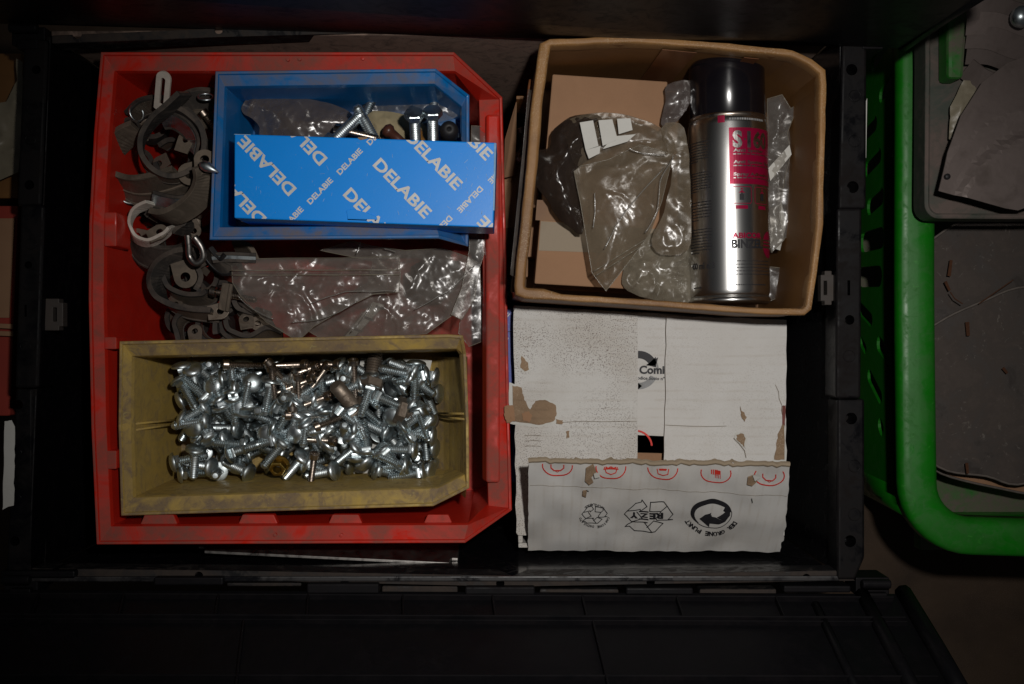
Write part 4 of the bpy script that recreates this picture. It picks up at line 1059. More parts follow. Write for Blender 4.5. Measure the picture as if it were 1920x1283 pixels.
M['flute_dark'] = flat('dirty_crease', (0.27, 0.23, 0.18), .9)
crackline([(1054, 792), (1090, 790), (1130, 791), (1160, 790), (1194, 790)], ZW + .0016, .9)
crackline([(1248, 797), (1290, 799), (1330, 800), (1362, 799)], ZW + .0018, .9)
crackline([(1454, 722), (1460, 735), (1461, 748), (1467, 762), (1466, 775)], ZW + .0018, 1.1)
crackline([(1388, 763), (1391, 775), (1396, 790)], ZW + .0022, 1.2)
crackline([(1376, 822), (1386, 832), (1396, 845), (1399, 858)], ZW + .0022, 1.2)
for y in (817, 827, 837): crackline([(984, y), (1000, y - 1), (1014, y)], ZW + .0016, .7)
for (p, sd) in ([((1098, 868), (1112, 862), (1118, 874), (1108, 884), (1112, 893), (1104, 898), (1096, 890)), 21], [((1400, 880), (1412, 876), (1418, 888), (1408, 896), (1398, 893)), 22], [((1092, 909), (1100, 908), (1098, 922), (1091, 919)), 23]):
    q = [on_flap(.0012)(x, -y) for x, y in p]; bm = bm_new()
    add_prism(bm, q, nrmF * .0008); obj('torn_patch', bm, M['torn'], wbox, bevel=.0003)
for p in (((1112, 876), (1122, 873), (1124, 881), (1114, 884)), ((1408, 876), (1420, 872), (1424, 880), (1412, 886)), ((1098, 905), (1106, 903), (1104, 908)), ((1406, 915), (1414, 917), (1408, 924))):
    q = [on_flap(.0026)(x, -y) for x, y in p]; bm = bm_new(); add_prism(bm, q, nrmF * .0005 + Vector((0, .0005, .0012))); obj('lifted_paper', bm, M['paper'], wbox)

# ------------------------------------------------------------------ cartons wedged between the red bin and the right-hand cartons
t = thing('kraft_carton', 'small kraft carton with open flap and screws in it, squeezed beside the open carton', 'carton', (.01, .13, CZ))
skewbox([(944, 285), (1010, 285), (1010, 482), (944, 482)], -.100, CZ, M['kraft'], t, 'box_body')
bm = bm_new(); add_prism(bm, [at(968, 188, -.055), at(966, 330, -.095), at(944, 335, -.085), at(946, 262, -.06)], (.0005, 0, .0025)); obj('flap', bm, M['kraft'], t, bevel=.0004)
bm = bm_new(); add_prism(bm, [at(968, 186, -.045), at(1000, 186, -.045), at(1000, 215, -.08), at(968, 212, -.08)], (0, .0025, 0)); obj('flap', bm, M['kraft_in'], t, bevel=.0004)
bm = bm_new(); add_prism(bm, [at(946, 340, -.098), at(968, 345, -.098), at(970, 428, -.098), at(944, 430, -.098)], (0, 0, .003)); obj('flap', bm, M['kraft'], t, bevel=.0004)
t = thing('striped_carton', 'kraft carton with a blue and white printed end, left of the open carton', 'carton', (.0, .06, CZ))
skewbox([(944, 484), (990, 484), (990, 520), (944, 520)], -.105, CZ, M['kraft'], t)
skewbox([(944, 521), (975, 521), (975, 568), (944, 568)], -.106, CZ, M['paper'], t, 'printed_end')
bm = bm_new(); f = lambda b: (rect(b, 947, 958, -530, -520), rect(b, 949, 956, -546, -534), rect(b, 944, 975, -568, -556))
f(bm); lay(bm, lift_px(-.1055)); obj('blue_print', bm, M['violetcard'], t, norm=False)
bm = bm_new(); add_text(bm, 'A', 951, -527, 9, 0, .03, 9); lay(bm, lift_px(-.1052)); obj('letter', bm, M['ink_white'], t, norm=False)
t = thing('violet_blue_carton', 'violet-blue carton with pale letters, squeezed between the red bin and the white carton', 'carton', (.0, -.04, CZ))
skewbox([(938, 575), (962, 576), (962, 770), (940, 770)], -.085, CZ, M['violetcard'], t)
bm = bm_new(); add_text(bm, 'E', 950, -590, 10, math.radians(50), .03, 9); add_text(bm, 'S', 949, -635, 8, math.radians(50), .03, 8); add_text(bm, 'L', 952, -724, 6, math.radians(40), .03, 7); lay(bm, lift_px(-.0847)); obj('lettering', bm, M['ink_white'], t, norm=False)
bm = bm_new(); add_line2(bm, [(938, -622), (962, -622)], 1.2); lay(bm, lift_px(-.0846)); obj('crease', bm, M['ink'], t, norm=False)
t = thing('violet_blue_carton', 'second violet-blue carton, lower edge showing beside the red bin near its front corner', 'carton', (.0, -.11, CZ))
skewbox([(942, 790), (964, 790), (966, 905), (946, 905)], -.105, CZ, M['violetcard'], t)
bm = bm_new(); add_text(bm, 'N', 956, -878, 8, 0, .03, 9); lay(bm, lift_px(-.1047)); obj('lettering', bm, M['ink_white'], t, norm=False)

# ------------------------------------------------------------------ green basket and what stands in it
ZG = -.085
basket = thing('basket', 'bright green plastic basket with slotted side standing beside the black crate', 'basket', (.50, .10, -.33))
rc = [(1722, -300), (1722, 700), (1722, 930)]
def grim(x): pass
import itertools
cl = [at(1722, -260, ZG), at(1721, 200, ZG), at(1720, 560, ZG), at(1724, 905, ZG)]
cc = at(1724, 905, ZG); R0 = .043
corner = [cc + Vector((R0 - R0 * math.cos(a), -R0 * math.sin(a), 0)) for a in [PI / 2 * k / 9 for k in range(1, 10)]]
path = smooth_path(cl, 6) + corner + [at(2300, 1022, ZG), at(2700, 1022, ZG)]
for i in range(len(path)): path[i].z = ZG
# rim section: rounded half tube, 29 mm wide
sec = [(-.0150, -.016), (-.0150, -.005), (-.0138, -.0008), (-.0105, .0018), (-.0045, .0030), (.0010, .0024), (.0075, .0016), (.0120, .0008), (.0143, -.0016), (.0150, -.006), (.0150, -.016), (.0130, -.016), (.0128, -.006), (.0105, -.0012), (0, .0002), (-.0095, -.0006), (-.0128, -.005), (-.0130, -.016)]
bm = bm_new(); add_ribbon(bm, path, [(o, s) for s, o in sec] if False else [(z_, a_) for a_, z_ in sec], (0, 0, 1)); obj('rim', bm, M['green'], basket, smooth=True)
# slotted side wall with draft, and plain front wall
WXt, WXb = at(1712, 0, ZG).x, at(1712, 0, ZG).x + .016
zb = -.325
def gw(y, v):     # y metres, v 0 top .. 1 bottom
    return Vector((WXt + (WXb - WXt) * v, y, ZG - .006 + (zb - ZG) * v))
yA, yB = -.120, .36
bm = bm_new(); add_loops(bm, [[gw(yA, 0), gw(yB, 0), gw(yB, 1), gw(yA, 1)], [p + Vector((.0026, 0, 0)) for p in (gw(yA, 0), gw(yB, 0), gw(yB, 1), gw(yA, 1))]])
side_o = obj('side_wall', bm, M['green'], basket)
cb = bm_new(); lo = origin(basket)
def wall_at(px, py):
    """where the sight line through the pixel meets the side wall"""
    camp = Vector((0, 0, CAM_H)); d = at(px, py, 0) - camp; best = None
    for k in range(0, 400):
        v = k / 399; p = gw(0, v); t = (p.z - CAM_H) / d.z; x = d.x * t
        e = abs(x - p.x)
        if best is None or e < best[0]: best = (e, v, d.y * t)
    return best[2], best[1]
slots = [((1637, 120), (1667, 72), 9), ((1652, 180), (1672, 148), 8), ((1618, 255), (1640, 232), 9), ((1624, 318), (1648, 292), 9), ((1630, 388), (1652, 368), 10), ((1618, 455), (1652, 446), 12),
         ((1612, 520), (1648, 518), 12), ((1612, 578), (1632, 600), 8), ((1665, 570), (1690, 582), 10), ((1614, 640), (1622, 655), 6), ((1648, 645), (1674, 680), 9), ((1630, 705), (1650, 745), 8), ((1650, 797), (1653, 805), 8), ((1662, 500), (1690, 500), 10), ((1668, 430), (1690, 422), 10)]
for (p0, p1, wd) in slots:
    if p1[0] > 1686: continue
    a = wall_at(*p0); b = wall_at(*p1); r = wd * .00078
    A = Vector((a[0], a[1] * (zb - ZG))); B = Vector((b[0], b[1] * (zb - ZG)))
    d = (B - A); L = d.length; d = d / L if L > 1e-5 else Vector((1, 0)); q = Vector((-d.y, d.x))
    pts = [A + q * r + (-d) * r * .0, A - q * r, B - q * r, B + q * r]
    cap = [B + (d * math.cos(t) + q * math.sin(t)) * r for t in [-PI / 2 + PI * k / 6 for k in range(7)]] + [A + (d * math.cos(t) + q * math.sin(t)) * r for t in [PI / 2 + PI * k / 6 for k in range(7)]]
    add_prism(cb, [Vector((WXt - .02, p.x, p.y + ZG - .006)) - lo for p in cap], (.06, 0, 0))
cut_local(side_o, cb)
bm = bm_new(); a = gw(yA, 0); b = gw(yA, 1)
cur = lambda v: [Vector((gw(0, v).x, yA, gw(0, v).z))] + [Vector((gw(0, v).x + .035 * (1 - math.cos(t)), yA - .035 * math.sin(t), gw(0, v).z)) for t in [PI / 2 * k / 6 for k in range(1, 7)]] + [Vector((.95, yA - .035, gw(0, v).z))]
c0, c1 = cur(0), cur(1)
for i in range(len(c0) - 1):
    bm.faces.new([bm.verts.new(p) for p in (c0[i], c0[i + 1], c1[i + 1], c1[i])])
bmesh.ops.remove_doubles(bm, verts=bm.verts[:], dist=1e-6); o = obj('front_wall', bm, M['green'], basket, smooth=True); md = o.modifiers.new('thick', 'SOLIDIFY'); md.thickness = .0025
bm = bm_new(); add_box(bm, WXb, .95, yA - .03, yB, -.327, -.322); obj('bottom', bm, M['green_dusty'], basket)
# ledge visible inside the front of the basket
bm = bm_new(); a = at(1766, 990, -.20); add_box(bm, a.x - .02, .9, a.y - .02, a.y + .045, -.215, -.20); obj('inner_ledge', bm, M['green_dusty'], basket, bevel=.002)
# grimy curved sheets stacked upright in the basket
def sheetpiece(label, pts, z, sx, sy, group=None, nm='metal_sheet', mat='disc', th=.0016, arch=0.0):
    P = [at(x, y, z) for x, y in pts]; P = smooth_path(P, 5, closed=True)
    cx_ = sum(p.x for p in P) / len(P); cy_ = sum(p.y for p in P) / len(P)
    out = [p.to_2d() for p in P]
    ar = sum(out[i].x * out[(i + 1) % len(out)].y - out[(i + 1) % len(out)].x * out[i].y for i in range(len(out)))
    if ar < 0: out = out[::-1]
    bm = bm_new(); sheet(bm, out, lambda x, y: z + sx * (x - cx_) + sy * (y - cy_) + arch * math.cos((y - cy_) * 11) + .0006 * noise.noise(Vector((x * 30, y * 30, z))), .008, 0, 0, 1, 3)
    r = bmesh.ops.extrude_face_region(bm, geom=bm.faces[:]); nv = [x for x in r['geom'] if isinstance(x, bmesh.types.BMVert)]; bmesh.ops.translate(bm, verts=nv, vec=(0, 0, -th))
    root = thing(nm, label, 'sheet', (cx_, cy_, z), group)
    obj('sheet_body', bm, M[mat], root)
    bm = bm_new(); add_tube(bm, [p + Vector((0, 0, sx * (p.x - cx_) + sy * (p.y - cy_) + .0004)) for p in P], .0011, 6, closed=True); obj('worn_edge', bm, M['sheet_edge'], root, smooth=True)
    return root
s1 = sheetpiece('grimy rounded dark sheet at the back in the green basket, with orange rust slot', [(1700, 520), (1762, 440), (1840, 402), (1930, 378), (2050, 400), (2100, 700), (1900, 820), (1740, 760)], -.135, .05, .02)
s2 = sheetpiece('grimy rounded dark sheet in front in the green basket, scuffed white with rust marks', [(1700, 660), (1760, 605), (1840, 566), (1925, 538), (2060, 560), (2100, 820), (1930, 905), (1850, 893), (1762, 876), (1700, 800)], -.128, .04, .02)
s3 = sheetpiece('thin brown curved sheet edge peeking out below the scuffed sheet in green basket', [(1740, 850), (1850, 880), (1960, 870), (2050, 900), (1950, 925), (1880, 917), (1765, 888)], -.150, .02, .0, mat='kraft')
for root, x0, y0, x1, y1, wd, z in ((s1, 1779, 518, 1783, 488, 7, -.131), (s2, 1813, 604, 1815, 630, 8, -.125), (s2, 1812, 868, 1814, 888, 6, -.124), (s2, 1880, 690, 1888, 700, 6, -.125), (s1, 1772, 528, 1780, 545, 6, -.131)):
    a = at(x0, y0, z + .003); b = at(x1, y1, z + .003); bm = bm_new(); d = (b - a).normalized(); q = Vector((-d.y, d.x, 0)) * wd * .0002
    add_prism(bm, [a + q, a - q, b - q * .8, b + q * .8], (0, 0, .0008)); obj('rust_mark', bm, M['rust'], root)
for pts in (((1835, 570), (1878, 540), (1900, 525)), ((1805, 570), (1790, 560), (1782, 548))):
    bm = bm_new(); add_tube(bm, [at(x, y, -.119) for x, y in pts], .0005, 5); obj('scratch_wire', bm, M['rust'], s2)
# shallow tray hanging over the basket, with a bent guard on it
t = thing('shallow_tray', 'dust-covered shallow tray with a green tinged rim standing in the green basket', 'tray', (.45, .25, -.10))
TZ = -.050
trp = [at(1735, -60, TZ), at(1737, 120, TZ), at(1735, 380, TZ)] + [at(1757 - 22 * math.cos(a), 382 + 24 * math.sin(a), TZ) for a in [PI / 2 * k / 6 for k in range(1, 7)]] + [at(1900, 407, TZ), at(2060, 404, TZ)]
bm = bm_new(); add_ribbon(bm, trp, [(.003, -.002), (.0045, 0), (.003, .002), (-.02, .0015), (-.02, -.0015)], (0, 0, 1)); obj('tray_rim', bm, M['traygrey'], t, smooth=False, bevel=.0005)
bm = bm_new(); a = at(1738, 402, TZ); add_box(bm, a.x, .70, a.y + .001, .33, TZ - .022, TZ - .018); obj('tray_base', bm, M['traygrey'], t)
bm = bm_new(); a = at(1778, 160, TZ - .012); b = at(1808, -60, TZ - .012)
add_prism(bm, [(a.x - .006, a.y + .002, TZ - .018), (a.x + .006, a.y + .002, TZ - .018), (b.x, b.y, TZ - .018), (a.x - .006, b.y, TZ - .018)], (0, 0, .02)); obj('side_ledge', bm, M['green_dusty'], t, bevel=.003)
gd = thing('metal_guard', 'dusty grey bent sheet-metal guard with two rivet holes lying on the shallow tray', 'guard', (.44, .20, -.06))
GP = [(1760, 358), (1778, 285), (1806, 215), (1850, 150), (1900, 112), (1960, 90), (2040, 200), (2000, 360), (1904, 396), (1880, 392)]
P = [at(x, y, -.034) for x, y in GP]; out = [p.to_2d() for p in P][::1]
ar = sum(out[i].x * out[(i + 1) % len(out)].y - out[(i + 1) % len(out)].x * out[i].y for i in range(len(out)))
if ar < 0: out = out[::-1]
gc = at(1960, 420, -.034)
def gz(x, y):
    d = (Vector((x, y)) - gc.to_2d()).length
    return -.034 + .004 / (1 + math.exp((d - .067) * 900)) - .25 * max(0, d - .085)
bm = bm_new(); sheet(bm, out, gz, .004, 0.0002, 0, 60, 5)
r = bmesh.ops.extrude_face_region(bm, geom=bm.faces[:]); nv = [x for x in r['geom'] if isinstance(x, bmesh.types.BMVert)]; bmesh.ops.translate(bm, verts=nv, vec=(0, 0, -.0014))
obj('guard_plate', bm, M['dullmetal'], gd)
for x, y in ((1777, 331), (1902, 366)):
    c = at(x, y, -.0315); bm = bm_new(); add_lathe(bm, [(.0022, -.002), (.0022, .0), (.0016, .0006), (.0003, .0008)], c, n=14); obj('rivet', bm, M['rubber_dark'], gd, smooth=True)
t = thing('crumpled_rag', 'crumpled brown rag lying in the shallow tray behind the metal guard', 'rag', tuple(at(1810, 210, -.06)))
bm = bm_new(); o2 = [Vector(p) for p in pxs([(1780, 260), (1782, 200), (1808, 150), (1856, 152), (1862, 190), (1800, 280)][::-1], -.055)]
ar = sum(o2[i].x * o2[(i + 1) % len(o2)].y - o2[(i + 1) % len(o2)].x * o2[i].y for i in range(len(o2)))
sheet(bm, o2 if ar > 0 else o2[::-1], lambda x, y: -.056, .0025, .005, .003, 90, 4); obj('rag_cloth', bm, M['foil'], t, smooth=True)
for k, (y0, y1, y2, z) in enumerate(((20, 8, 30, -.03), (45, 38, 62, -.036), (70, 66, 92, -.042), (100, 95, 120, -.05), (128, 150, 122, -.055))):
    t = thing('metal_strip', 'dusty bent metal strip, %s in the stack behind the guard' % ('topmost', 'second from the top', 'third from the top', 'fourth from the top', 'lowest')[k], 'strip', tuple(at(1860, y0, z)))
    p = smooth_path([at(1812, y0, z), at(1860, y1 + 6, z + .004), at(1920, y2, z), at(1990, y2 - 5, z)], 6)
    bm = bm_new(); add_ribbon(bm, p, [(-.0085, -.0008), (.0085, -.0008), (.0085, .0008), (-.0085, .0008)], (0, .75, .55)); obj('strip_body', bm, M['dullmetal'], t)
t = thing('chrome_fitting', 'small shiny metal fitting at the top right corner above the metal strips', 'fitting', tuple(at(1912, 30, -.02)))
bm = bm_new(); add_lathe(bm, [(.004, -.006), (.007, -.003), (.008, .001), (.006, .005), (.002, .007)], at(1914, 32, -.018), (.3, -.2, 1), 16); obj('fitting_body', bm, M['zinc'], t, smooth=True)
# things seen between crate and basket, and through the slots
t = thing('paper_strip', 'narrow white paper strip standing between crate rim and green basket', 'paper', tuple(at(1622, 240, -.06)))
bm = bm_new(); add_prism(bm, [at(1617, 300, -.05), at(1624, 296, -.05), at(1626, 184, -.05), at(1620, 200, -.05)], (0, 0, -.0004)); obj('strip_body', bm, M['paper'], t)
for k, (x, y, lab) in enumerate(((1672, 668, 'blue and white packet seen through the lower slanted slot of the green basket'), (1634, 598, 'white packet seen through the middle slot of the green basket'))):
    t = thing('packet', lab, 'packet', tuple(at(x + 30, y, -.25))); c = at(x + 25, y + 6, -.20) + Vector((.026, 0, 0)); bm = bm_new()
    add_prism(bm, [c + Vector((-.022, -.02, 0)), c + Vector((.02, -.02, 0)), c + Vector((.024, .012, 0)), c + Vector((-.016, .012, 0))], (0, 0, -.02)); obj('packet_body', bm, M['violetcard'] if k == 0 else M['paper'], t, bevel=.002)

# ------------------------------------------------------------------ things left of the crate
t = thing('crumpled_wrapper', 'crumpled dull foil wrapper lying left of the crate', 'wrapper', tuple(at(12, 240, -.06)))
bm = bm_new(); o2 = [Vector(p) for p in pxs([(-60, 345), (-5, 338), (32, 322), (42, 200), (40, 115), (28, 108), (30, 150), (10, 190), (-60, 200)], -.05)]
ar = sum(o2[i].x * o2[(i + 1) % len(o2)].y - o2[(i + 1) % len(o2)].x * o2[i].y for i in range(len(o2)))
sheet(bm, o2 if ar > 0 else o2[::-1], lambda x, y: -.052, .003, .005, .002, 60, 8); obj('wrapper_foil', bm, M['foil'], t, smooth=True)
t = thing('kraft_carton', 'orange-brown carton under the foil wrapper left of the crate', 'carton', tuple(at(-20, 240, -.33)))
skewbox([(-120, 100), (40, 100), (34, 372), (-120, 372)], -.070, -.329, M['kraft_in'], t)
t = thing('red_box', 'red and brown box beside the left wall of the crate', 'box', tuple(at(-20, 560, -.33)))
skewbox([(-120, 386), (34, 386), (18, 780), (-120, 780)], -.060, -.329, M['redcard'], t)
bm = bm_new(); flatart(bm, [(-60, 410), (28, 410), (18, 596), (-60, 596)], -.0597, .001); obj('grey_panel', bm, M['kraft'], t)
for y in (604, 618): bm = bm_new(); add_prism(bm, [at(-60, y, -.055), at(27, y + 4, -.055), at(27, y + 13, -.055), at(-60, y + 9, -.055)], (0, 0, .002)); obj('card_strip', bm, M['kraft'], t, bevel=.0004)
t = thing('paper_label', 'torn white paper label stuck on the left rim of the crate', 'label', tuple(at(17, 870, -.002)))
bm = bm_new(); q = ragged((9, 790), (22, 788), 4, .6) + ragged((28, 800), (26, 948), 14, 1.2) + [(16, 950), (5, 956)] + ragged((6, 950), (9, 795), 10, 1.0)
flatart(bm, q, .0006 - .0, .0003); obj('label_paper', bm, M['paper'], t)

# ------------------------------------------------------------------ fasteners
def lathe_mesh(name, prof, mat, n=14, extra=None, smooth=True):
    bm = bm_new(); add_lathe(bm, prof, n=n)
    if extra: extra(bm)
    bmesh.ops.recalc_face_normals(bm, faces=bm.faces[:])
    me = bpy.data.meshes.new(name); bm.to_mesh(me); bm.free(); me.materials.append(mat)
    if smooth:
        for p in me.polygons: p.use_smooth = True
        try: me.set_sharp_from_angle(angle=math.radians(26 if smooth == 'axial' else 40))
        except Exception: pass
    return me
def thread_prof(r, z0, z1, pitch, depth):
    """shank along -z from z0 down to z1 with ridges"""
    out = []; z = z0; k = 0
    while z > z1 + pitch:
        out += [(r - depth, z), (r, z - pitch * .5)]; z -= pitch
    out += [(r - depth, z1 + .0006), (r - depth - .0008, z1), (r * .55, z1 - .0006), (.0003, z1 - .0007)]
    return out
def prism_loops(bm, k, r, z0, z1, ph=0.0, ch=.0004):
    lp = [[Vector((rr_ * math.cos(ph + 2 * PI * i / k), rr_ * math.sin(ph + 2 * PI * i / k), z)) for i in range(k)] for rr_, z in ((r - ch, z0), (r, z0 - ch), (r, z1 + ch), (r - ch, z1))]
    add_loops(bm, lp)
KIND = {}
def mk_kind(key, mat, L, r, pitch, depth, head, hr, hz, neck=None):
    sh = lathe_mesh(key + '_shank', thread_prof(r, -.0002 if not neck else -.0036, -L, pitch, depth), mat, 14, None, 'axial')
    if head == 'dome':
        prof = [(hr * math.sin(a), hz * math.cos(a)) for a in [PI / 2 * k / 6 for k in range(1, 7)]]
        prof = [(.0003, hz)] + prof + [(hr, -.0007), (hr - .0006, -.0010), (r, -.0011)]
        def ex(bm): prism_loops(bm, 4, r * 1.40, -.0008, -.0046, PI / 4, .0005)
        hd = lathe_mesh(key + '_head', prof, mat, 22, ex)
    elif head == 'hex':
        bm = bm_new(); prism_loops(bm, 6, hr, hz, 0, 0, .0007); add_lathe(bm, [(hr * .86, hz - .0001), (hr * .84, hz + .0002), (.0003, hz + .0002)], n=18)
        bmesh.ops.recalc_face_normals(bm, faces=bm.faces[:]); hd = bpy.data.meshes.new(key + '_head'); bm.to_mesh(hd); bm.free(); hd.materials.append(mat)
    else:
        prof = [(hr - .0004, 0), (hr, -.0004 + .0006), (hr, hz - .0005), (hr - .0005, hz), (hr * .55, hz), (hr * .5, hz - .0022), (.0003, hz - .0022)]
        hd = lathe_mesh(key + '_head', prof, mat, 16)
    KIND[key] = dict(L=L, r=r, hr=hr, hz=hz, sh=sh, hd=hd)
mk_kind('carriage', M['zinc'], .0258, .0036, .0016, .00060, 'dome', .0080, .0034, neck=True)
mk_kind('socket', M['steel'], .031, .0026, .0013, .00045, 'socket', .0042, .0045)
mk_kind('bighex', M['oldsteel'], .028, .0060, .0021, .0010, 'hex', .0108, .0068)
mk_kind('hex', M['zinc'], .030, .0040, .0016, .0006, 'hex', .0072, .0052)
def place(key, name, label, cat, pos, d, group=None, roll=0.0):
    k = KIND[key]; root = thing(name, label, cat, pos, group)
    q = Vector((0, 0, -1)).rotation_difference(Vector(d).normalized()) @ Quaternion((0, 0, 1), roll)
    root.rotation_mode = 'QUATERNION'; root.rotation_quaternion = q
    for nm, me in (('head', k['hd']), ('threaded_shank', k['sh'])):
        o = bpy.data.objects.new(nm, me); C.objects.link(o); o.parent = root
    return root
# height map over the yellow bin
GX0, GY0, GS = -.285, -.125, .0012; GW, GH = 215, 112
Hm = [[-.1315] * GW for _ in range(GH)]
def samples(key, d, hs=1.0):
    k = KIND[key]; d = Vector(d).normalized(); out = []
    n = int(k['L'] / .002)
    for i in range(n + 1): out.append((d * (k['L'] * i / n), k['r']))
    a = d.cross(Vector((0, 0, 1)));
    if a.length < .05: a = d.cross(Vector((1, 0, 0)))
    a.normalize(); b = d.cross(a)
    for i in range(10):
        t = 2 * PI * i / 10; out.append((a * (k['hr'] * .9 * hs * math.cos(t)) + b * (k['hr'] * .9 * hs * math.sin(t)) - d * .0008, .0014))
    for i in range(6):
        t = 2 * PI * i / 6; out.append((a * (k['hr'] * .5 * math.cos(t)) + b * (k['hr'] * .5 * math.sin(t)) - d * (k['hz'] * .6), .0014))
    return out
def drop(key, x, y, d, sink=.0016, stamp=True, zmax=None, hs=.62):
    ss = samples(key, d, hs); zs = []
    for p, r in ss:
        i = int((y + p.y - GY0) / GS); j = int((x + p.x - GX0) / GS)
        if 0 <= i < GH and 0 <= j < GW: zs.append(Hm[i][j] + r - p.z)
    zs.sort(); z = (zs[-3] if len(zs) > 4 else -.11) - sink
    if zmax is not None: z = min(z, zmax)
    if stamp:
        for p, r in ss:
            rc_ = max(1, int(r / GS)); ci = int((y + p.y - GY0) / GS); cj = int((x + p.x - GX0) / GS)
            for i in range(ci - rc_, ci + rc_ + 1):
                for j in range(cj - rc_, cj + rc_ + 1):
                    if 0 <= i < GH and 0 <= j < GW:
                        dd = ((i - ci) ** 2 + (j - cj) ** 2) * GS * GS
                        if dd <= r * r: Hm[i][j] = max(Hm[i][j], z + p.z + math.sqrt(max(0, r * r - dd)))
    return z
XA, XB, YA, YB = -.2655, -.0595, -.1085, -.0145
def fits(key, x, y, d, m=.0022):
    k = KIND[key]; d = Vector(d).normalized(); t = Vector((x, y, 0)) + d * k['L']
    hp = k['hr'] * max(.25, math.sqrt(max(0, 1 - d.x ** 2)));  hq = k['hr'] * max(.25, math.sqrt(max(0, 1 - d.y ** 2)))
    return XA + hp - m < x < XB - hp + m and YA + hq - m < y < YB - hq + m and XA + k['r'] - m < t.x < XB - k['r'] + m and YA + k['r'] - m < t.y < YB - k['r'] + m
GRP = 'zinc carriage bolts heaped in the yellow bin'
LAB = 'zinc carriage bolt half buried under the others in the yellow bin'
rb = random.Random(42)
# scraps of printed paper and yellow floor peeping through
for k, (x0, y0) in enumerate(((648, 716), (714, 826), (780, 690), (700, 690), (690, 882), (560, 800))):
    t = thing('paper_scrap', ('white paper scrap under the bolts near the upper middle of the yellow bin', 'white printed paper scrap under the bolts right of centre in the yellow bin', 'white paper scrap under the bolts in the upper right of the yellow bin', 'brown and white paper scrap between bolts near the big hex bolts', 'white paper scrap under the bolts by the front wall of the yellow bin', 'white paper scrap under the bolts at the middle of the yellow bin')[k], 'paper', tuple(at(x0, y0, -.112)))
    a = at(x0, y0, -.110); bm = bm_new(); add_prism(bm, [a + Vector((-.012, -.006, 0)), a + Vector((.010, -.008, .001)), a + Vector((.013, .006, 0)), a + Vector((-.010, .008, .001))], (0, 0, .0004)); obj('scrap_paper', bm, M['paper'], t)
cnt = 0; tries = 0
while cnt < 100 and tries < 6000:
    tries += 1
    a = rb.uniform(0, 2 * PI); up = rb.random() < .22
    pz = rb.uniform(.75, .98) if up else rb.uniform(-.30, .12)
    h = math.sqrt(1 - pz * pz); d = Vector((math.cos(a) * h, math.sin(a) * h, pz))
    x = rb.uniform(XA, XB); y = rb.uniform(YA, YB)
    if not fits('carriage', x, y, d): continue
    z = drop('carriage', x, y, d, .0020, stamp=False)
    if z > -.106 and rb.random() < .9: continue
    z = drop('carriage', x, y, d, .0020)
    place('carriage', 'carriage_bolt', LAB, 'bolt', (x, y, z), d, GRP, rb.uniform(0, 6)); cnt += 1
def A_(x, y): return (320 + x / 4.936, 660 + y / 4.936)
def B_(x, y): return (580 + x / 4.936, 660 + y / 4.936)
ZS = -.094
man = []
def line(key, f, hx, hy, tx, ty, up=False):
    h = at(*f(hx, hy), ZS); t = at(*f(tx, ty), ZS); v = t - h; v.z = 0; L = KIND[key]['L']; D = min(v.length, L * .995)
    dz = math.sqrt(max(0, L * L - D * D)); dz = dz if up else -min(dz, L * .33)
    D = math.sqrt(L * L - dz * dz); v = v.normalized() * D if v.length > 1e-6 else Vector((0, 0, 0)); v.z = dz
    man.append((key, h.x, h.y, v / L))
def domeup(f, x, y, dx=0, dy=0):
    h = at(*f(x, y), ZS); v = Vector((dx, dy, -1)).normalized(); man.append(('carriage', h.x, h.y, v))
def endup(f, x, y, dx=0, dy=0):
    h = at(*f(x, y), ZS); v = Vector((dx, dy, 1)).normalized(); man.append(('carriage', h.x - v.x * .02, h.y - v.y * .02, v))
cg = 'carriage'
# tips standing up first (they are lowest), then domes, then the bolts lying on top
for x, y, a, b in ((300, 920, .2, .1), (395, 120, .1, .1), (890, 530, -.1, .1), (1090, 440, 0, .1), (480, 1110, .2, 0), (185, 250, .3, .2), (1160, 400, .0, .0), (870, 430, .8, -.4), (200, 800, .5, -.9)): endup(A_, x, y, a, b)
for x, y, a, b in ((380, 240, 0, .1), (810, 450, .1, .1), (250, 515, -.1, 0), (380, 670, .2, .4), (530, 755, 0, 0), (340, 870, .1, .4), (995, 985, .1, .1), (110, 710, -.9, -.2), (480, 1010, 0, -.9), (600, 1110, -.4, -.8), (720, 400, 1.2, -1.0), (930, 180, 1.2, -.8), (880, 940, .9, -1.0), (780, 940, -1.0, -1.2), (900, 790, .5, -.9), (730, 640, .5, .7)): endup(B_, x, y, a, b)
for x, y, a, b in ((510, 360, .15, .1), (780, 320, .3, -.3), (740, 130, .8, .5), (230, 380, -.4, -.2), (790, 590, .3, .2)): domeup(B_, x, y, a, b)
for a in ((120, 110, 330, 200), (720, 560, 480, 590)): line(cg, A_, *a)
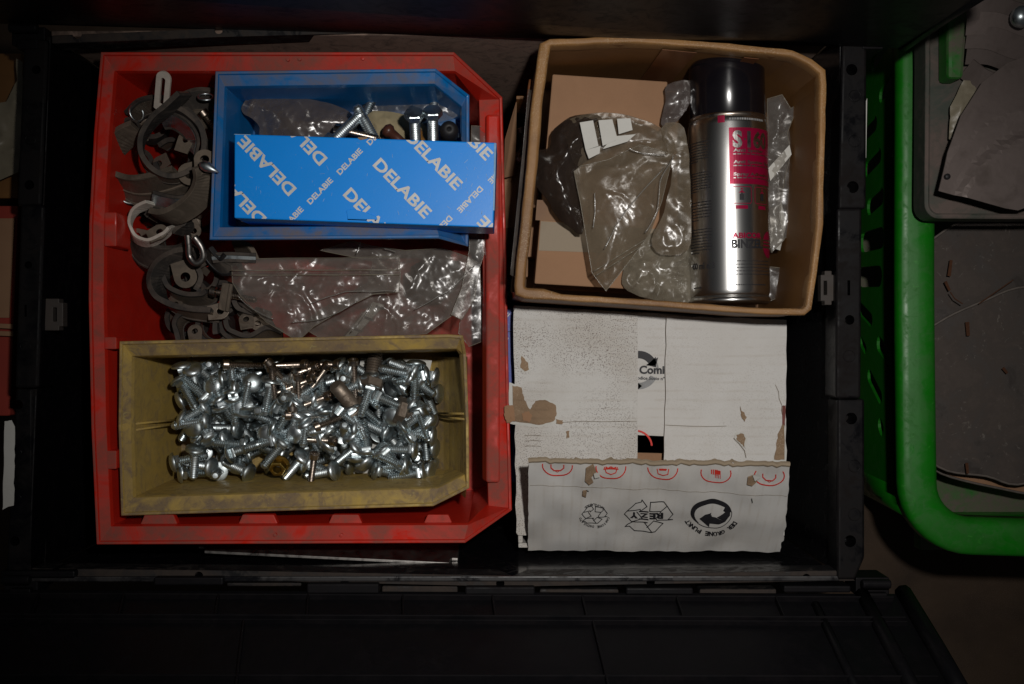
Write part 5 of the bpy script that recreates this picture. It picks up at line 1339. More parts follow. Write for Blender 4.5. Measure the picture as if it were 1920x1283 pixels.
L1 = [(A_, 70, 290, 300, 310), (A_, 330, 430, 470, 580), (A_, 250, 440, 400, 590), (A_, 600, 140, 370, 210), (A_, 700, 110, 690, 280), (A_, 500, 420, 640, 640), (A_, 660, 700, 385, 700),
      (A_, 800, 690, 840, 920), (A_, 510, 980, 320, 820), (A_, 410, 1055, 135, 1030), (A_, 120, 1120, 390, 1130), (A_, 610, 1100, 625, 860), (A_, 830, 1100, 1100, 1150), (A_, 1110, 600, 830, 635),
      (A_, 700, 960, 890, 880), (A_, 900, 350, 990, 520), (A_, 1210, 890, 1245, 1160), (A_, 1310, 800, 1300, 590), (A_, 200, 890, 40, 750), (A_, 90, 1000, 290, 960), (A_, 560, 780, 380, 830), (A_, 520, 250, 640, 230),
      (A_, 1290, 980, 1110, 1180), (A_, 270, 900, 240, 1060), (A_, 640, 330, 760, 330), (A_, 150, 500, 60, 620), (A_, 900, 60, 960, 250), (A_, 1000, 990, 1000, 850), (A_, 700, 1150, 560, 1100), (A_, 60, 420, 240, 330),
      (B_, 1215, 370, 950, 360), (B_, 1040, 340, 1140, 590), (B_, 620, 470, 630, 680), (B_, 740, 750, 505, 650), (B_, 900, 1080, 660, 990), (B_, 380, 1060, 130, 970), (B_, 1160, 890, 900, 880), (B_, 1070, 730, 1080, 920),
      (B_, 420, 750, 600, 950), (B_, 560, 1010, 430, 860), (B_, 340, 240, 80, 310), (B_, 200, 860, 320, 700), (B_, 790, 290, 890, 210), (B_, 850, 330, 930, 270), (B_, 1100, 240, 980, 150), (B_, 960, 790, 1190, 610), (B_, 1080, 110, 1290, 260),
      (B_, 1130, 1080, 950, 1060), (B_, 480, 850, 290, 1000), (B_, 680, 880, 780, 1000), (B_, 120, 480, 200, 620), (B_, 330, 90, 430, 200), (B_, 650, 1060, 830, 1120), (B_, 480, 700, 330, 690), (B_, 0, 640, 60, 780), (B_, 20, 1000, 200, 1090),
      (B_, 980, 440, 1090, 530), (B_, 1060, 150, 890, 90), (B_, 270, 1070, 130, 1100), (B_, 660, 180, 560, 120)]
for it in L1: line(cg, *it)
extra = 0
while extra < 62:
    a = rb.uniform(0, 2 * PI); pz = rb.uniform(-.22, .15); h = math.sqrt(1 - pz * pz); d = Vector((math.cos(a) * h, math.sin(a) * h, pz))
    x = rb.uniform(XA, XB); y = rb.uniform(YA, YB)
    if extra < 16: x = rb.choice([rb.uniform(XA, XA + .03), rb.uniform(XB - .03, XB)]); 
    if fits('carriage', x, y, d): man.append(('carriage', x, y, d)); extra += 1
for x, y, a, b in ((450, 305, .25, -.1), (690, 490, .0, 0), (815, 280, -.25, -.15), (280, 690, .35, .05), (940, 745, .15, .1), (270, 150, -.1, -1.1), (1190, 740, .3, .2)): domeup(A_, x, y, a, b)
for key, x, y, d in man:
    d = Vector(d)
    for _ in range(14):
        if fits(key, x, y, d, .003): break
        x += .0012 if x < (XA + XB) / 2 else -.0012; y += .0010 if y < (YA + YB) / 2 else -.0010
    z = drop(key, x, y, d, .0018, zmax=-.074, hs=(1.0 if d.z < -.6 else .8))
    tx = (x + d.x * .012 - XA) / (XB - XA); ty = (y + d.y * .012 - YA) / (YB - YA)
    col = ['at the left end', 'left of middle', 'in the middle', 'right of middle', 'at the right end'][max(0, min(4, int(tx * 5)))]
    row = ['near the front wall', 'between the long walls', 'near the back wall'][max(0, min(2, int(ty * 3)))]
    pose = 'zinc bolt, domed head up' if d.z < -.6 else ('zinc bolt, threaded tip up' if d.z > .6 else 'zinc bolt lying sideways')
    place(key, 'carriage_bolt', '%s, %s of the heap, %s' % (pose, col, row), 'bolt', (x, y, z), d, GRP, rb.uniform(0, 6))
man.clear()
for it in ((A_, 990, 90, 1140, 290), (A_, 1005, 170, 1015, 430), (A_, 1240, 245, 1230, 490), (A_, 1190, 500, 1180, 250), (A_, 610, 95, 850, 105), (A_, 1280, 100, 1050, 110), (A_, 1380, 135, 1170, 210), (A_, 1340, 250, 1080, 350), (B_, 455, 75, 455, 300), (B_, 210, 400, -60, 500),
           (B_, 150, 660, 380, 570), (B_, -110, 565, 130, 575), (B_, 250, 795, -10, 790), (B_, 210, 140, 60, 330), (B_, 80, 215, -80, 370), (B_, 290, 75, 40, 75), (B_, 100, 950, 60, 1150)): line('socket', *it)
GS2 = 'thin brown socket screws lying on the bolts'; LS2 = 'thin brownish steel socket screw lying on top of the zinc bolts in the yellow bin'
for key, x, y, d in man:
    z = drop(key, x, min(y, YB - .003), d, .0008, zmax=-.068); place(key, 'socket_screw', LS2, 'screw', (x, min(y, YB - .003), z), d, GS2, rb.uniform(0, 6))
man.clear()
for it, lab in (((B_, 430, 480, 320, 290, True), 'big dull steel hex bolt standing slanted in the middle of the bolt heap'), ((B_, 600, 245, 625, 70), 'big dull steel hex bolt at the back wall of the yellow bin, head down'), ((B_, 900, 540, 1110, 620), 'big brown rusty hex bolt near the right end of the bolt heap')):
    line('bighex', *it); key, x, y, d = man.pop(); z = drop(key, x, y, d, .003, zmax=-.076); place(key, 'hex_bolt', lab, 'bolt', (x, y, z), d, None, .4)
# brass nut
bm = bm_new(); t = at(*A_(995, 1060), -.080); root = thing('brass_nut', 'brass flanged hex nut lying on the bolts near the front wall of the yellow bin', 'nut', tuple(t))
loops_o = [[Vector((r * math.cos(PI / 3 * (i // 3) + (i % 3) * PI / 9), r * math.sin(PI / 3 * (i // 3) + (i % 3) * PI / 9), z)) for i in range(18)] for r, z in ((.0088, -.003), (.0088, -.002), (.0068, -.0015), (.0068, .004), (.0060, .0048), (.0038, .0048), (.0034, .0042), (.0034, -.003))]
for lp in loops_o[2:5]:
    for i, p in enumerate(lp):
        a = (i % 3) * PI / 9; 
        if i % 3: p *= 1.0; s = math.cos(PI / 6) / math.cos(a - PI / 6); z_ = p.z; lp[i] = Vector((p.x * s, p.y * s, z_))
add_loops(bm, loops_o + [loops_o[0]], False, False); bmesh.ops.remove_doubles(bm, verts=bm.verts[:], dist=1e-7); bmesh.ops.rotate(bm, verts=bm.verts[:], matrix=Matrix.Rotation(.5, 3, 'X')); bmesh.ops.translate(bm, verts=bm.verts[:], vec=t)
obj('nut_body', bm, M['brass'], root)

# ------------------------------------------------------------------ contents of the blue bin
ZI = -.030
for k, (hx, hy, tx, ty, lab) in enumerate(((777, 222, 779, 262, 'left of the two bright hex bolts standing behind the blue carton'), (811, 218, 812, 262, 'right of the two bright hex bolts standing behind the blue carton'))):
    h = at(hx, hy, .004); t = at(tx, ty, -.010); d = (t - h).normalized(); place('hex', 'hex_bolt', lab, 'bolt', tuple(h), d, None, .1)
for hx, hy, tx, ty, lab in ((628, 262, 660, 231, 'thin bright bolt pointing up right behind the blue carton'), (640, 244, 690, 256, 'dark threaded bolt lying flat behind the blue carton'), (706, 268, 686, 232, 'bright threaded bolt leaning left behind the blue carton')):
    h = at(hx, hy, -.012); t = at(tx, ty, -.004); place('hex' if hy > 250 else 'socket', 'threaded_bolt', lab, 'bolt', tuple(h), (t - h).normalized())
t = thing('rubber_bung', 'round black rubber bung with a small hole at the right end of the blue bin', 'bung', tuple(at(842, 245, -.03)))
bm = bm_new(); add_lathe(bm, [(.0060, -.020), (.0068, -.008), (.0070, -.002), (.0062, .002), (.0040, .0042), (.0014, .0047), (.0010, .0040), (.0008, .0)], at(842, 244, -.018), (.05, .1, 1), 28); obj('bung_body', bm, M['rubber_dark'], t, smooth=True)
t = thing('yellowed_paper', 'crumpled yellowed paper wad in the blue bin beside the hex bolts', 'paper', tuple(at(730, 235, -.05)))
def blob(name, mat, root, pts, z, amp, puff, sd, freq=80):
    o2 = [Vector(p) for p in pxs(pts, z)]; ar = sum(o2[i].x * o2[(i + 1) % len(o2)].y - o2[(i + 1) % len(o2)].x * o2[i].y for i in range(len(o2)))
    bm = bm_new(); sheet(bm, o2 if ar > 0 else o2[::-1], lambda x, y: z, .0016, amp, puff, freq, sd); return obj(name, bm, mat, root, smooth=True)
blob('paper_wad', M['cloth'], t, [(676, 226), (700, 208), (735, 210), (772, 218), (800, 238), (812, 270), (700, 272), (684, 250)], -.042, .003, .010, 12)
for k, (x, y, x1, y1, lab) in enumerate(((722, 240, 748, 262, 'brown plastic wall plug at the middle of the blue bin'), (776, 245, 792, 270, 'amber plastic wall plug between the hex bolts of the blue bin'))):
    t = thing('wall_plug', lab, 'plug', tuple(at(x, y, -.03))); a = at(x, y, -.020); b = at(x1, y1, -.024); bm = bm_new()
    add_lathe(bm, [(.002, -.001), (.0048, .001), (.0050, .004), (.0036, .006), (.0034, .012), (.0030, .020)], a, (b - a), 14); obj('plug_body', bm, flat('brown_plug' if k == 0 else 'amber_plug', (.07, .025, .015) if k == 0 else (.25, .12, .03), .35), t, smooth=True)
bag('polythene_bag', 'grey dusty crumpled plastic bag lying in the left part of the blue bin', [(453, 198), (477, 171), (520, 177), (560, 184), (592, 188), (625, 196), (655, 210), (668, 232), (640, 262), (590, 280), (520, 280), (488, 262), (486, 238), (472, 222), (455, 212)], -.040, M['film_grey'], amp=.0045, puff=.010, freq=48, seed=5, step=.0017)
bag('polythene_bag', 'clear plastic bag piece against the back wall of the blue bin, behind the hex bolts', [(668, 168), (720, 160), (800, 166), (850, 190), (862, 215), (800, 232), (720, 216), (676, 222)], -.062, M['film_clear'], amp=.0035, puff=.004, freq=50, seed=15, step=.0022, layers=1)
t = thing('washer', 'small bright washer standing against the back of the blue bin', 'washer', tuple(at(672, 222, -.03)))
bm = bm_new(); add_tube(bm, circle(at(670, 221, -.03), .0045, 18, (0, .9, .4)), .0009, 6, closed=True); obj('washer_ring', bm, M['zinc'], t, smooth=True)
bag('polythene_bag', 'crumpled clear plastic under the near edge of the blue carton', [(430, 380), (470, 402), (600, 408), (700, 414), (790, 420), (790, 433), (600, 430), (450, 430), (432, 420)], -.045, M['film'], amp=.004, puff=.003, freq=60, seed=25, layers=1)

# ------------------------------------------------------------------ hose clamps heaped in the red bin
def rubber_sec(w_, t_):     # rubber with raised edges gripping a flat band
    h = w_ / 2
    return [(-h, -t_ * .5), (h, -t_ * .5), (h, t_ * .9), (h - .0022, t_ * .9), (h - .0030, t_ * .25), (-h + .0030, t_ * .25), (-h + .0022, t_ * .9), (-h, t_ * .9)]
def clamp(label, px, wd=.013, up=(0, 0, 1), tabs=(), mat='rubber', band='oldsteel', th=.0022, closed=False, twist=0.0, k=5, name='pipe_clamp', flip=1, group=None):
    wd *= 1.28; th *= 1.25
    P = [at(x, y, z) for x, y, z in px]
    c = sum(P, Vector()) / len(P); root = thing(name, label, 'clamp', tuple(c - Vector((0, 0, wd / 2))), group)
    path = smooth_path(P, k)
    bm = bm_new(); add_ribbon(bm, path, [(s, o * flip) for s, o in rubber_sec(wd, th)], up, twist); obj('rubber_liner', bm, M[mat], root, bevel=.0003)
    bm = bm_new(); n2 = len(path); bh = wd / 2 - .0026
    add_ribbon(bm, path, [(-bh, th * .30 * flip), (bh, th * .30 * flip), (bh, (th * .30 + .0011) * flip), (-bh, (th * .30 + .0011) * flip)], up, twist); obj('metal_band', bm, M[band], root)
    for (x, y, z, nx, ny, nz, ang, rad, m2) in tabs:
        tab_plate(at(x, y, z), Vector((nx, ny, nz)), math.radians(ang), rad, root, m2)
    return root
def tab_plate(c, nrm, ang, rad, root, mat='oldsteel', length=1.5, th=.0014, nm='bolt_tab'):
    nrm = nrm.normalized(); q = Vector((0, 0, 1)).rotation_difference(nrm)
    bm = bm_new(); n = 20; out = []; inn = []
    for i in range(n):
        a = 2 * PI * i / n; x = rad * math.cos(a); y = rad * math.sin(a)
        if x < -rad * .3: x = -rad * length; y = max(-rad * .85, min(rad * .85, y * 1.4))
        out.append((x, y)); inn.append((rad * .42 * math.cos(a), rad * .42 * math.sin(a)))
    rot = lambda p, z: c + q @ Vector((p[0] * math.cos(ang) - p[1] * math.sin(ang), p[0] * math.sin(ang) + p[1] * math.cos(ang), z))
    loops = [[rot(p, 0) for p in out], [rot(p, th) for p in out], [rot(p, th) for p in inn], [rot(p, 0) for p in inn]]
    add_loops(bm, loops + [loops[0]], False, False); bmesh.ops.remove_doubles(bm, verts=bm.verts[:], dist=1e-7)
    return obj(nm, bm, M[mat], root, bevel=.0002)
T = .001
# upper tangle
clamp('large dusty rubber-lined clamp curled into a loop, loose end pointing up, topmost in heap', [(347, 176, -.002), (318, 203, -.008), (290, 228, -.014), (270, 258, -.018), (268, 292, -.022), (288, 322, -.026), (322, 335, -.028), (358, 322, -.030), (380, 288, -.032), (376, 248, -.032), (350, 220, -.030), (322, 206, -.028)],
      wd=.0125, up=(.28, .18, 1), tabs=((350, 262, -.040, -.3, .2, 1, 70, .0070, 'rubber_pale'),), mat='rubber')
clamp('pale metal band of a clamp curving inside the topmost loop', [(303, 226, -.034), (325, 226, -.034), (348, 240, -.034), (362, 262, -.036), (362, 285, -.040)], wd=.013, up=(.5, .6, .8), mat='rubber', band='zinc', th=.0012)
clamp('wide dusty clamp lying open against the left wall of the red bin', [(262, 246, -.030), (230, 262, -.034), (210, 292, -.038), (214, 328, -.040), (246, 346, -.040), (290, 343, -.036), (338, 328, -.030)], wd=.016, up=(-.1, .55, 1), tabs=((356, 326, -.026, .15, -.5, 1, 200, .0085, 'rubber_pale'),), mat='rubber_pale', th=.0026)
clamp('beige-edged rubber clamp strip under the wide dusty one', [(230, 350, -.048), (256, 366, -.050), (300, 366, -.048), (345, 352, -.042), (368, 336, -.036)], wd=.013, up=(0, .9, .7), mat='rubber_pale')
clamp('long rubber-lined clamp arm sweeping down beside the blue bin', [(384, 308, -.008), (388, 336, -.014), (378, 366, -.020), (352, 392, -.026), (320, 408, -.030), (292, 404, -.034)], wd=.015, up=(-.55, .35, 1), mat='rubber_pale', th=.0026, tabs=((384, 300, -.010, .2, .2, 1, 90, .0075, 'rubber_pale'),))
clamp('small cream-coloured clamp loop below the heap\'s middle', [(286, 382, -.036), (258, 396, -.040), (246, 420, -.044), (254, 446, -.046), (280, 454, -.046), (308, 440, -.044), (322, 424, -.042)], wd=.012, up=(.35, .25, 1), mat='nylon', band='nylon', th=.0014, tabs=((300, 436, -.042, 0, .4, 1, 30, .0062, 'rubber_pale'),))
clamp('dark clamp loop inside the cream-coloured one', [(282, 410, -.050), (300, 396, -.050), (336, 400, -.050), (352, 420, -.052), (336, 440, -.054)], wd=.014, up=(0, .3, 1), mat='rubber')
clamp('broad dark rubber band bending under the cream-coloured loop', [(250, 452, -.060), (268, 474, -.062), (306, 486, -.062), (346, 484, -.060), (372, 470, -.056)], wd=.020, up=(.1, .9, .9), mat='rubber', band='rubber')
clamp('short steel clamp strip with a bright band, left of the blue bin', [(286, 372, -.038), (310, 378, -.038), (334, 382, -.036), (350, 380, -.036)], wd=.010, up=(0, 1, .5), mat='rubber', band='zinc', th=.0012)
clamp('dusty clamp arc partly hidden under the blue bin\'s left wall', [(402, 190, -.045), (372, 188, -.040), (345, 200, -.040), (328, 214, -.044)], wd=.016, up=(0, .7, 1), mat='rubber')
clamp('pale clamp arc touching the blue bin\'s left wall', [(404, 234, -.050), (384, 224, -.048), (364, 226, -.048), (350, 240, -.050)], wd=.012, up=(0, .8, .9), mat='rubber_pale')
clamp('small looped clamp end at the upper left of the heap', [(262, 238, -.040), (246, 230, -.044), (232, 238, -.046), (234, 252, -.046), (252, 254, -.044)], wd=.008, up=(.2, .3, 1), mat='rubber', th=.0015)
clamp('rubber clamp crossing behind the topmost loop', [(248, 218, -.046), (270, 200, -.044), (306, 196, -.044), (340, 210, -.046), (372, 240, -.048), (386, 280, -.050)], wd=.014, up=(.3, .6, 1), mat='rubber')
clamp('flat rubber strip running down beside the blue bin', [(398, 262, -.045), (396, 290, -.045), (384, 318, -.048), (376, 352, -.052)], wd=.012, up=(-.9, 0, .8), mat='rubber')
# lower tangle
clamp('large dark rubber clamp forming a wide C below the blue bin', [(372, 480, -.055), (338, 484, -.056), (308, 502, -.058), (296, 530, -.060), (306, 560, -.062), (334, 580, -.062), (372, 588, -.060), (404, 590, -.058)], wd=.016, up=(-.25, .45, 1), mat='rubber', th=.0026, tabs=((414, 584, -.056, 0, .2, 1, 10, .0065, 'oldsteel'),))
clamp('inner rubber clamp arc nested in the wide C', [(310, 515, -.070), (322, 545, -.070), (350, 560, -.070), (384, 560, -.068), (400, 548, -.066)], wd=.015, up=(.0, .5, 1), mat='rubber')
clamp('eyelet clamp with a round hole near the middle of the wide C', [(364, 540, -.060), (372, 522, -.060), (366, 506, -.062)], wd=.012, up=(.5, 0, 1), mat='rubber', tabs=((348, 520, -.050, .2, .1, 1, -70, .0085, 'rubber_pale'),))
clamp('short grey strap standing left of the large zip bag', [(428, 532, -.050), (424, 555, -.050), (420, 582, -.052)], wd=.007, up=(1, 0, .35), mat='rubber_pale', band='rubber_pale', th=.0012)
clamp('small dark clamp under the zip bag\'s left end', [(440, 560, -.070), (452, 584, -.072), (478, 594, -.072), (496, 582, -.070)], wd=.014, up=(0, .5, 1), mat='rubber', tabs=((462, 600, -.066, 0, .5, 1, 100, .0056, 'oldsteel'),))
clamp('small dark clamp at the yellow bin\'s back rim', [(338, 640, -.075), (334, 612, -.075), (346, 594, -.074), (376, 590, -.074), (404, 600, -.074), (410, 625, -.075)], wd=.014, up=(0, .4, 1), mat='rubber', tabs=((366, 622, -.070, 0, .4, 1, 100, .0056, 'oldsteel'),))
clamp('dark clamp curl near the zip bag, just behind the yellow bin', [(428, 600, -.075), (436, 625, -.075), (470, 638, -.075), (505, 622, -.074), (530, 630, -.074)], wd=.014, up=(0, .5, 1), mat='rubber')
clamp('curved dark strap between the wide C and the blue bin', [(388, 468, -.050), (404, 488, -.052), (420, 498, -.052), (436, 484, -.050)], wd=.014, up=(0, .8, .8), mat='rubber_dark', band='rubber')
clamp('flat bright clamp lug below the blue bin\'s near rim', [(398, 484, -.046), (420, 482, -.046), (440, 482, -.046), (480, 484, -.047)], wd=.006, up=(0, 1, .3), mat='rubber', band='zinc', th=.0010)
clamp('dark strap end under the blue bin, above the zip bag', [(440, 462, -.060), (462, 468, -.060), (474, 490, -.062)], wd=.014, up=(.6, .3, .9), mat='rubber_pale')
rk = random.Random(5)  # deep clamps: rubber darkened in colour to stand in for shade
for i, (cx_, cy_) in enumerate([(285, 232), (330, 300), (262, 312), (378, 246), (300, 350), (350, 366), (278, 440), (330, 446), (384, 404), (252, 376), (330, 540), (384, 520), (352, 600), (404, 612), (444, 606), (486, 616), (420, 560), (360, 560)]):
    r_ = rk.uniform(24, 36); a0 = rk.uniform(0, 6); z = rk.uniform(-.100, -.080)
    px = [(cx_ + r_ * math.cos(a0 + t * .60), cy_ + r_ * math.sin(a0 + t * .60), z + .0012 * t) for t in range(10)]
    e = px[-1]
    clamp('clamp coloured darker for shade under the upper heap, left of the blue bin' if i < 10 else 'clamp coloured darker for shade under the lower heap, beside the zip bag', px, wd=.011, up=(rk.uniform(-.2, .35), rk.uniform(-.1, .3), 1), mat='rubber_deep', band='oldsteel', group='clamps at the bottom of the heap',
          tabs=((e[0] + 5, e[1] + 3, e[2] + .004, rk.uniform(-.5, .5), rk.uniform(-.5, .5), 1, rk.uniform(0, 360), .0058, 'oldsteel'),))
# slotted white plastic strap
t = thing('slotted_strap', 'off-white slotted plastic strap end sticking up from the clamps in the red bin', 'strap', tuple(at(303, 170, -.03)))
bm = bm_new(); a = at(306, 148, -.012); b = at(301, 205, -.026); d = (b - a); d.normalize(); s = Vector((d.y, -d.x, 0)).normalized(); nn = d.cross(s)
def slotloop(w_, e0, e1, z):
    out = []
    for i in range(13): t_ = PI * i / 12; out.append(a - d * (w_ * math.sin(t_)) * 1 + d * e0 + s * (w_ * math.cos(t_)) + nn * z)
    for i in range(13): t_ = PI * i / 12; out.append(b + d * (w_ * math.sin(t_)) * .3 + d * e1 - s * (w_ * math.cos(t_)) + nn * z)
    return out
L_ = [slotloop(.0054, 0, 0, 0), slotloop(.0054, 0, 0, .0022), slotloop(.0016, .001, -.004, .0022), slotloop(.0016, .001, -.004, 0)]
add_loops(bm, L_ + [L_[0]], False, False); bmesh.ops.remove_doubles(bm, verts=bm.verts[:], dist=1e-7); obj('strap_body', bm, M['nylon'], t, bevel=.0004)
t = thing('rope_thimble', 'shiny teardrop-shaped steel thimble lying on the clamps below the blue bin corner', 'thimble', tuple(at(368, 475, -.035)))
bm = bm_new(); pth = smooth_path([at(352, 440, -.026), at(354, 462, -.028), at(356, 482, -.030), at(368, 494, -.030), at(381, 484, -.029), at(378, 464, -.027), at(364, 444, -.025)], 6); add_tube(bm, pth, .0026, 10); obj('thimble_body', bm, M['plate'], t, smooth=True)
t = thing('steel_hook', 'small pointed shiny steel tip resting on the blue bin\'s left rim', 'hook', tuple(at(393, 315, 0)))
bm = bm_new(); a = at(376, 307, .002); b = at(410, 324, .004); add_lathe(bm, [(.0006, -.001), (.0034, .002), (.0038, .006), (.0024, .010), (.0004, .0150)], a, b - a, 12); obj('hook_tip', bm, M['zinc'], t, smooth=True)
for (x, y, z, r_, axv, lab) in ((386, 182, -.030, .0055, (.1, .8, .6), 'thin wire ring above the pale clamp arc, left of the blue bin'), (256, 212, -.040, .0062, (.8, .1, .5), 'bright metal ring at the upper left of the clamp heap'), (240, 366, -.055, .008, (.6, .5, .6), 'thin wire ring at the left edge of the clamp heap')):
    t = thing('wire_ring', lab, 'ring', tuple(at(x, y, z))); bm = bm_new(); add_tube(bm, circle(at(x, y, z), r_, 20, axv), .0009, 6, closed=True); obj('ring_wire', bm, M['zinc'], t, smooth=True)
h = at(385, 218, -.040); place('socket', 'small_screw', 'small bright screw among the clamps left of the blue bin', 'screw', tuple(h), (at(398, 235, -.042) - h).normalized())
h = at(405, 548, -.055); place('socket', 'small_screw', 'small screw sticking out between the lower clamps beside the zip bag', 'screw', tuple(h), (at(425, 552, -.055) - h).normalized())

# ------------------------------------------------------------------ plastic bags
bag('zip_bag', 'large clear zip bag lying across the red bin with its seal toward the blue bin', [(434, 486), (540, 484), (640, 484), (748, 480), (751, 515), (748, 548), (700, 552), (660, 572), (590, 612), (560, 640), (500, 604), (452, 556), (436, 530)], -.052, M['film'], amp=.0040, puff=.006, freq=34, seed=2, tilt=(0, -.05), zip_px=[((436, 517), (750, 516)), ((436, 508), (750, 507))], step=.0016, folds=[[(586, 570), (620, 558), (655, 548), (700, 548), (745, 546)], [(552, 606), (600, 600), (640, 585), (674, 566)], [(452, 556), (480, 580), (520, 600)]])
bag('zip_bag', 'clear plastic bag with a pale ribbed strip inside, right of the large zip bag', [(600, 470), (660, 452), (700, 462), (760, 470), (830, 466), (872, 480), (896, 492), (880, 540), (850, 590), (800, 626), (700, 634), (600, 634), (560, 610), (620, 570), (690, 530), (700, 490)], -.072, M['film'], amp=.0045, puff=.006, freq=34, seed=9, step=.0017, folds=[[(890, 500), (850, 540), (820, 560), (780, 582)], [(662, 624), (690, 590), (700, 572)], [(680, 456), (672, 480)], [(722, 468), (745, 474)]])
bag('zip_bag', 'narrow clear bag standing along the front wall of the red bin', [(884, 236), (928, 240), (926, 420), (900, 500), (890, 560), (866, 600), (846, 590), (866, 540), (880, 470), (882, 340)], -.066, M['film_clear'], amp=.0030, puff=.003, freq=40, seed=19, step=.0018)
bag('zip_bag', 'small clear bag end in the front corner behind the yellow bin', [(868, 560), (900, 500), (905, 640), (880, 650), (860, 625)], -.085, M['film_clear'], amp=.0030, puff=.003, freq=40, seed=22, step=.002, layers=1)
t = thing('ribbed_strip', 'pale ribbed plastic strip inside the clear bag in the red bin', 'strip', tuple(at(690, 600, -.082)))
bm = bm_new(); add_prism(bm, [at(x, y, -.082) for x, y in ((640, 640), (660, 638), (722, 572), (700, 566))], (0, 0, .003)); obj('strip_body', bm, M['paper'], t, bevel=.0006)
for k in range(3):
    bm = bm_new(); add_prism(bm, [at(x + 21 * k, y - 21 * k, -.0785) for x, y in ((664, 614), (680, 620), (678, 624), (662, 618))], (0, 0, .0006)); obj('rib', bm, M['rubber_dark'], t)
t = thing('dark_foam', 'dark soft packing inside the clear bag at the red bin\'s front end', 'packing', tuple(at(800, 520, -.10)))
blob('foam_piece', M['rubber_dark'], t, [(770, 500), (800, 484), (860, 490), (872, 520), (840, 556), (800, 560), (772, 540)], -.098, .003, .014, 33)
# bags in the open carton
bag('zip_bag', 'large brownish clear zip bag on the kraft box, its pointed corner hanging down', [(1076, 322), (1088, 312), (1140, 300), (1200, 272), (1262, 290), (1240, 380), (1218, 438), (1188, 480), (1136, 546), (1110, 512), (1098, 440), (1088, 380)], -.018, M['film_olive'], amp=.0028, puff=.007, freq=30, seed=4, step=.0015, zip_px=[((1112, 510), (1206, 452)), ((1116, 518), (1202, 462))], folds=[[(1262, 296), (1236, 340), (1228, 400), (1206, 440)], [(1176, 282), (1200, 292), (1246, 294)], [(1112, 366), (1114, 400), (1110, 430)], [(1130, 470), (1170, 400), (1240, 320)]])
bag('polythene_bag', 'dark crumpled plastic bag on the kraft box, left of the brownish zip bag', [(1004, 285), (1030, 278), (1034, 250), (1058, 226), (1090, 215), (1130, 222), (1120, 280), (1086, 318), (1092, 380), (1092, 440), (1060, 420), (1036, 396), (1030, 378), (1006, 350), (1002, 320)], -.028, M['film_dark'], amp=.0045, puff=.012, freq=40, seed=6, step=.0015)
bag('polythene_bag', 'thin brownish film bunched above the zip bag on the kraft box', [(1060, 232), (1100, 214), (1150, 212), (1200, 222), (1250, 246), (1268, 280), (1240, 300), (1180, 306), (1120, 312), (1080, 310), (1064, 270)], -.026, M['film_olive'], amp=.003, puff=.008, freq=34, seed=8, step=.0016)
bag('polythene_bag', 'clear folded film running down beside the spray can', [(1240, 240), (1276, 232), (1290, 270), (1294, 340), (1296, 420), (1290, 470), (1240, 478), (1222, 450), (1244, 400), (1260, 320)], -.024, M['film_olive'], amp=.0035, puff=.002, freq=36, seed=11, step=.0016)
bag('polythene_bag', 'pale crumpled film like a thin glove, low beside the spray can', [(1180, 470), (1226, 436), (1290, 460), (1298, 500), (1296, 565), (1250, 566), (1200, 556), (1170, 540), (1168, 510)], -.042, M['film_pale'], amp=.0055, puff=.008, freq=48, seed=14, step=.0015)
bag('polythene_bag', 'dark film stuffed behind the kraft box beside the can\'s cap', [(1250, 160), (1296, 152), (1296, 190), (1262, 236), (1240, 232), (1248, 190)], -.035, M['film_grey'], amp=.004, puff=.006, freq=50, seed=16, step=.0018)
t = thing('taped_paper', 'strips of white printed paper under the film above the brownish zip bag', 'paper', tuple(at(1130, 250, -.022)))
for k, q in enumerate(([(1087, 230), (1112, 226), (1122, 274), (1098, 282)], [(1122, 226), (1148, 224), (1158, 262), (1130, 274)], [(1157, 223), (1182, 222), (1186, 244), (1160, 252)], [(1098, 282), (1126, 274), (1124, 288), (1104, 298)], [(1150, 256), (1192, 252), (1176, 266), (1130, 280)])):
    bm = bm_new(); add_prism(bm, [at(x, y, -.0125 - .0003 * k) for x, y in q], (0, 0, .0003)); obj('paper_strip', bm, M['paper'], t)
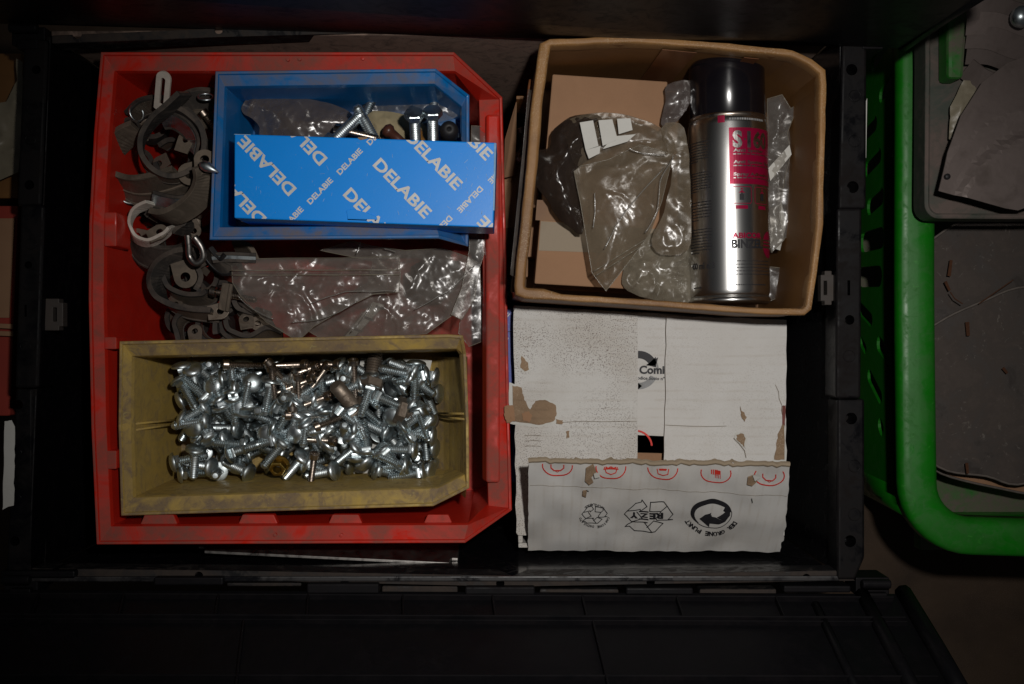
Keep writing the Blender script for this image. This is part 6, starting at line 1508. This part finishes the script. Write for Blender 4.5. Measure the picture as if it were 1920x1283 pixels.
bag('zip_bag', 'clear crumpled bag with white label standing right of the spray can', [(1438, 186), (1466, 178), (1482, 204), (1496, 196), (1476, 250), (1482, 290), (1470, 340), (1462, 400), (1470, 450), (1446, 474), (1438, 380)], -.055, M['film_clear'], amp=.0055, puff=.008, freq=55, seed=18, step=.0016)
bag('zip_bag', 'flat clear zip bag against the right wall of the open carton', [(1452, 260), (1490, 236), (1512, 262), (1516, 330), (1502, 430), (1462, 452), (1444, 470), (1440, 300)], -.066, M['film_clear'], amp=.0022, puff=.004, freq=30, seed=20, step=.0018, zip_px=[((1490, 250), (1500, 428))])
bag('zip_bag', 'clear bag end lying beside the base of the spray can', [(1440, 500), (1492, 506), (1490, 546), (1440, 566)], -.075, M['film_clear'], amp=.0022, puff=.003, freq=40, seed=24, step=.002, layers=1)
t = thing('white_label', 'white label strip inside the crumpled bag right of the spray can', 'label', tuple(at(1460, 310, -.058)))
bm = bm_new(); add_prism(bm, [at(1440, 316, -.052), at(1480, 272, -.052), at(1484, 290, -.052), at(1444, 340, -.052)], (0, 0, .0004)); obj('label_strip', bm, M['paper'], t)
t = thing('packing_chips', 'small white packing scraps inside the crumpled bag right of the spray can', 'packing', tuple(at(1456, 410, -.065)))
blob('packing_scraps', M['paper'], t, [(1444, 392), (1466, 380), (1474, 420), (1462, 470), (1446, 464)], -.068, .005, .008, 44, 120)
# screws in the small kraft carton
for k, (x0, y0, x1, y1) in enumerate(((978, 250, 986, 275), (990, 262, 975, 288), (976, 300, 990, 312))):
    h = at(x0, y0, -.088); place('socket', 'dusty_screw', 'dusty screw in the open kraft carton beside the taped carton wall', 'screw', tuple(h), (at(x1, y1, -.090) - h).normalized(), 'screws in the small open kraft carton')

rq = random.Random(77)
for k in range(9):
    x = rq.uniform(640, 850); y = rq.uniform(226, 262); a = rq.uniform(0, 6); h = at(x, y, -.044 - rq.uniform(0, .01)); place('socket' if k % 2 else 'carriage', 'dusty_fastener', 'dusty small fastener among the bits between blue carton and back of blue bin', 'screw', tuple(h), (math.cos(a), math.sin(a), -.15), 'small fasteners in the blue bin')
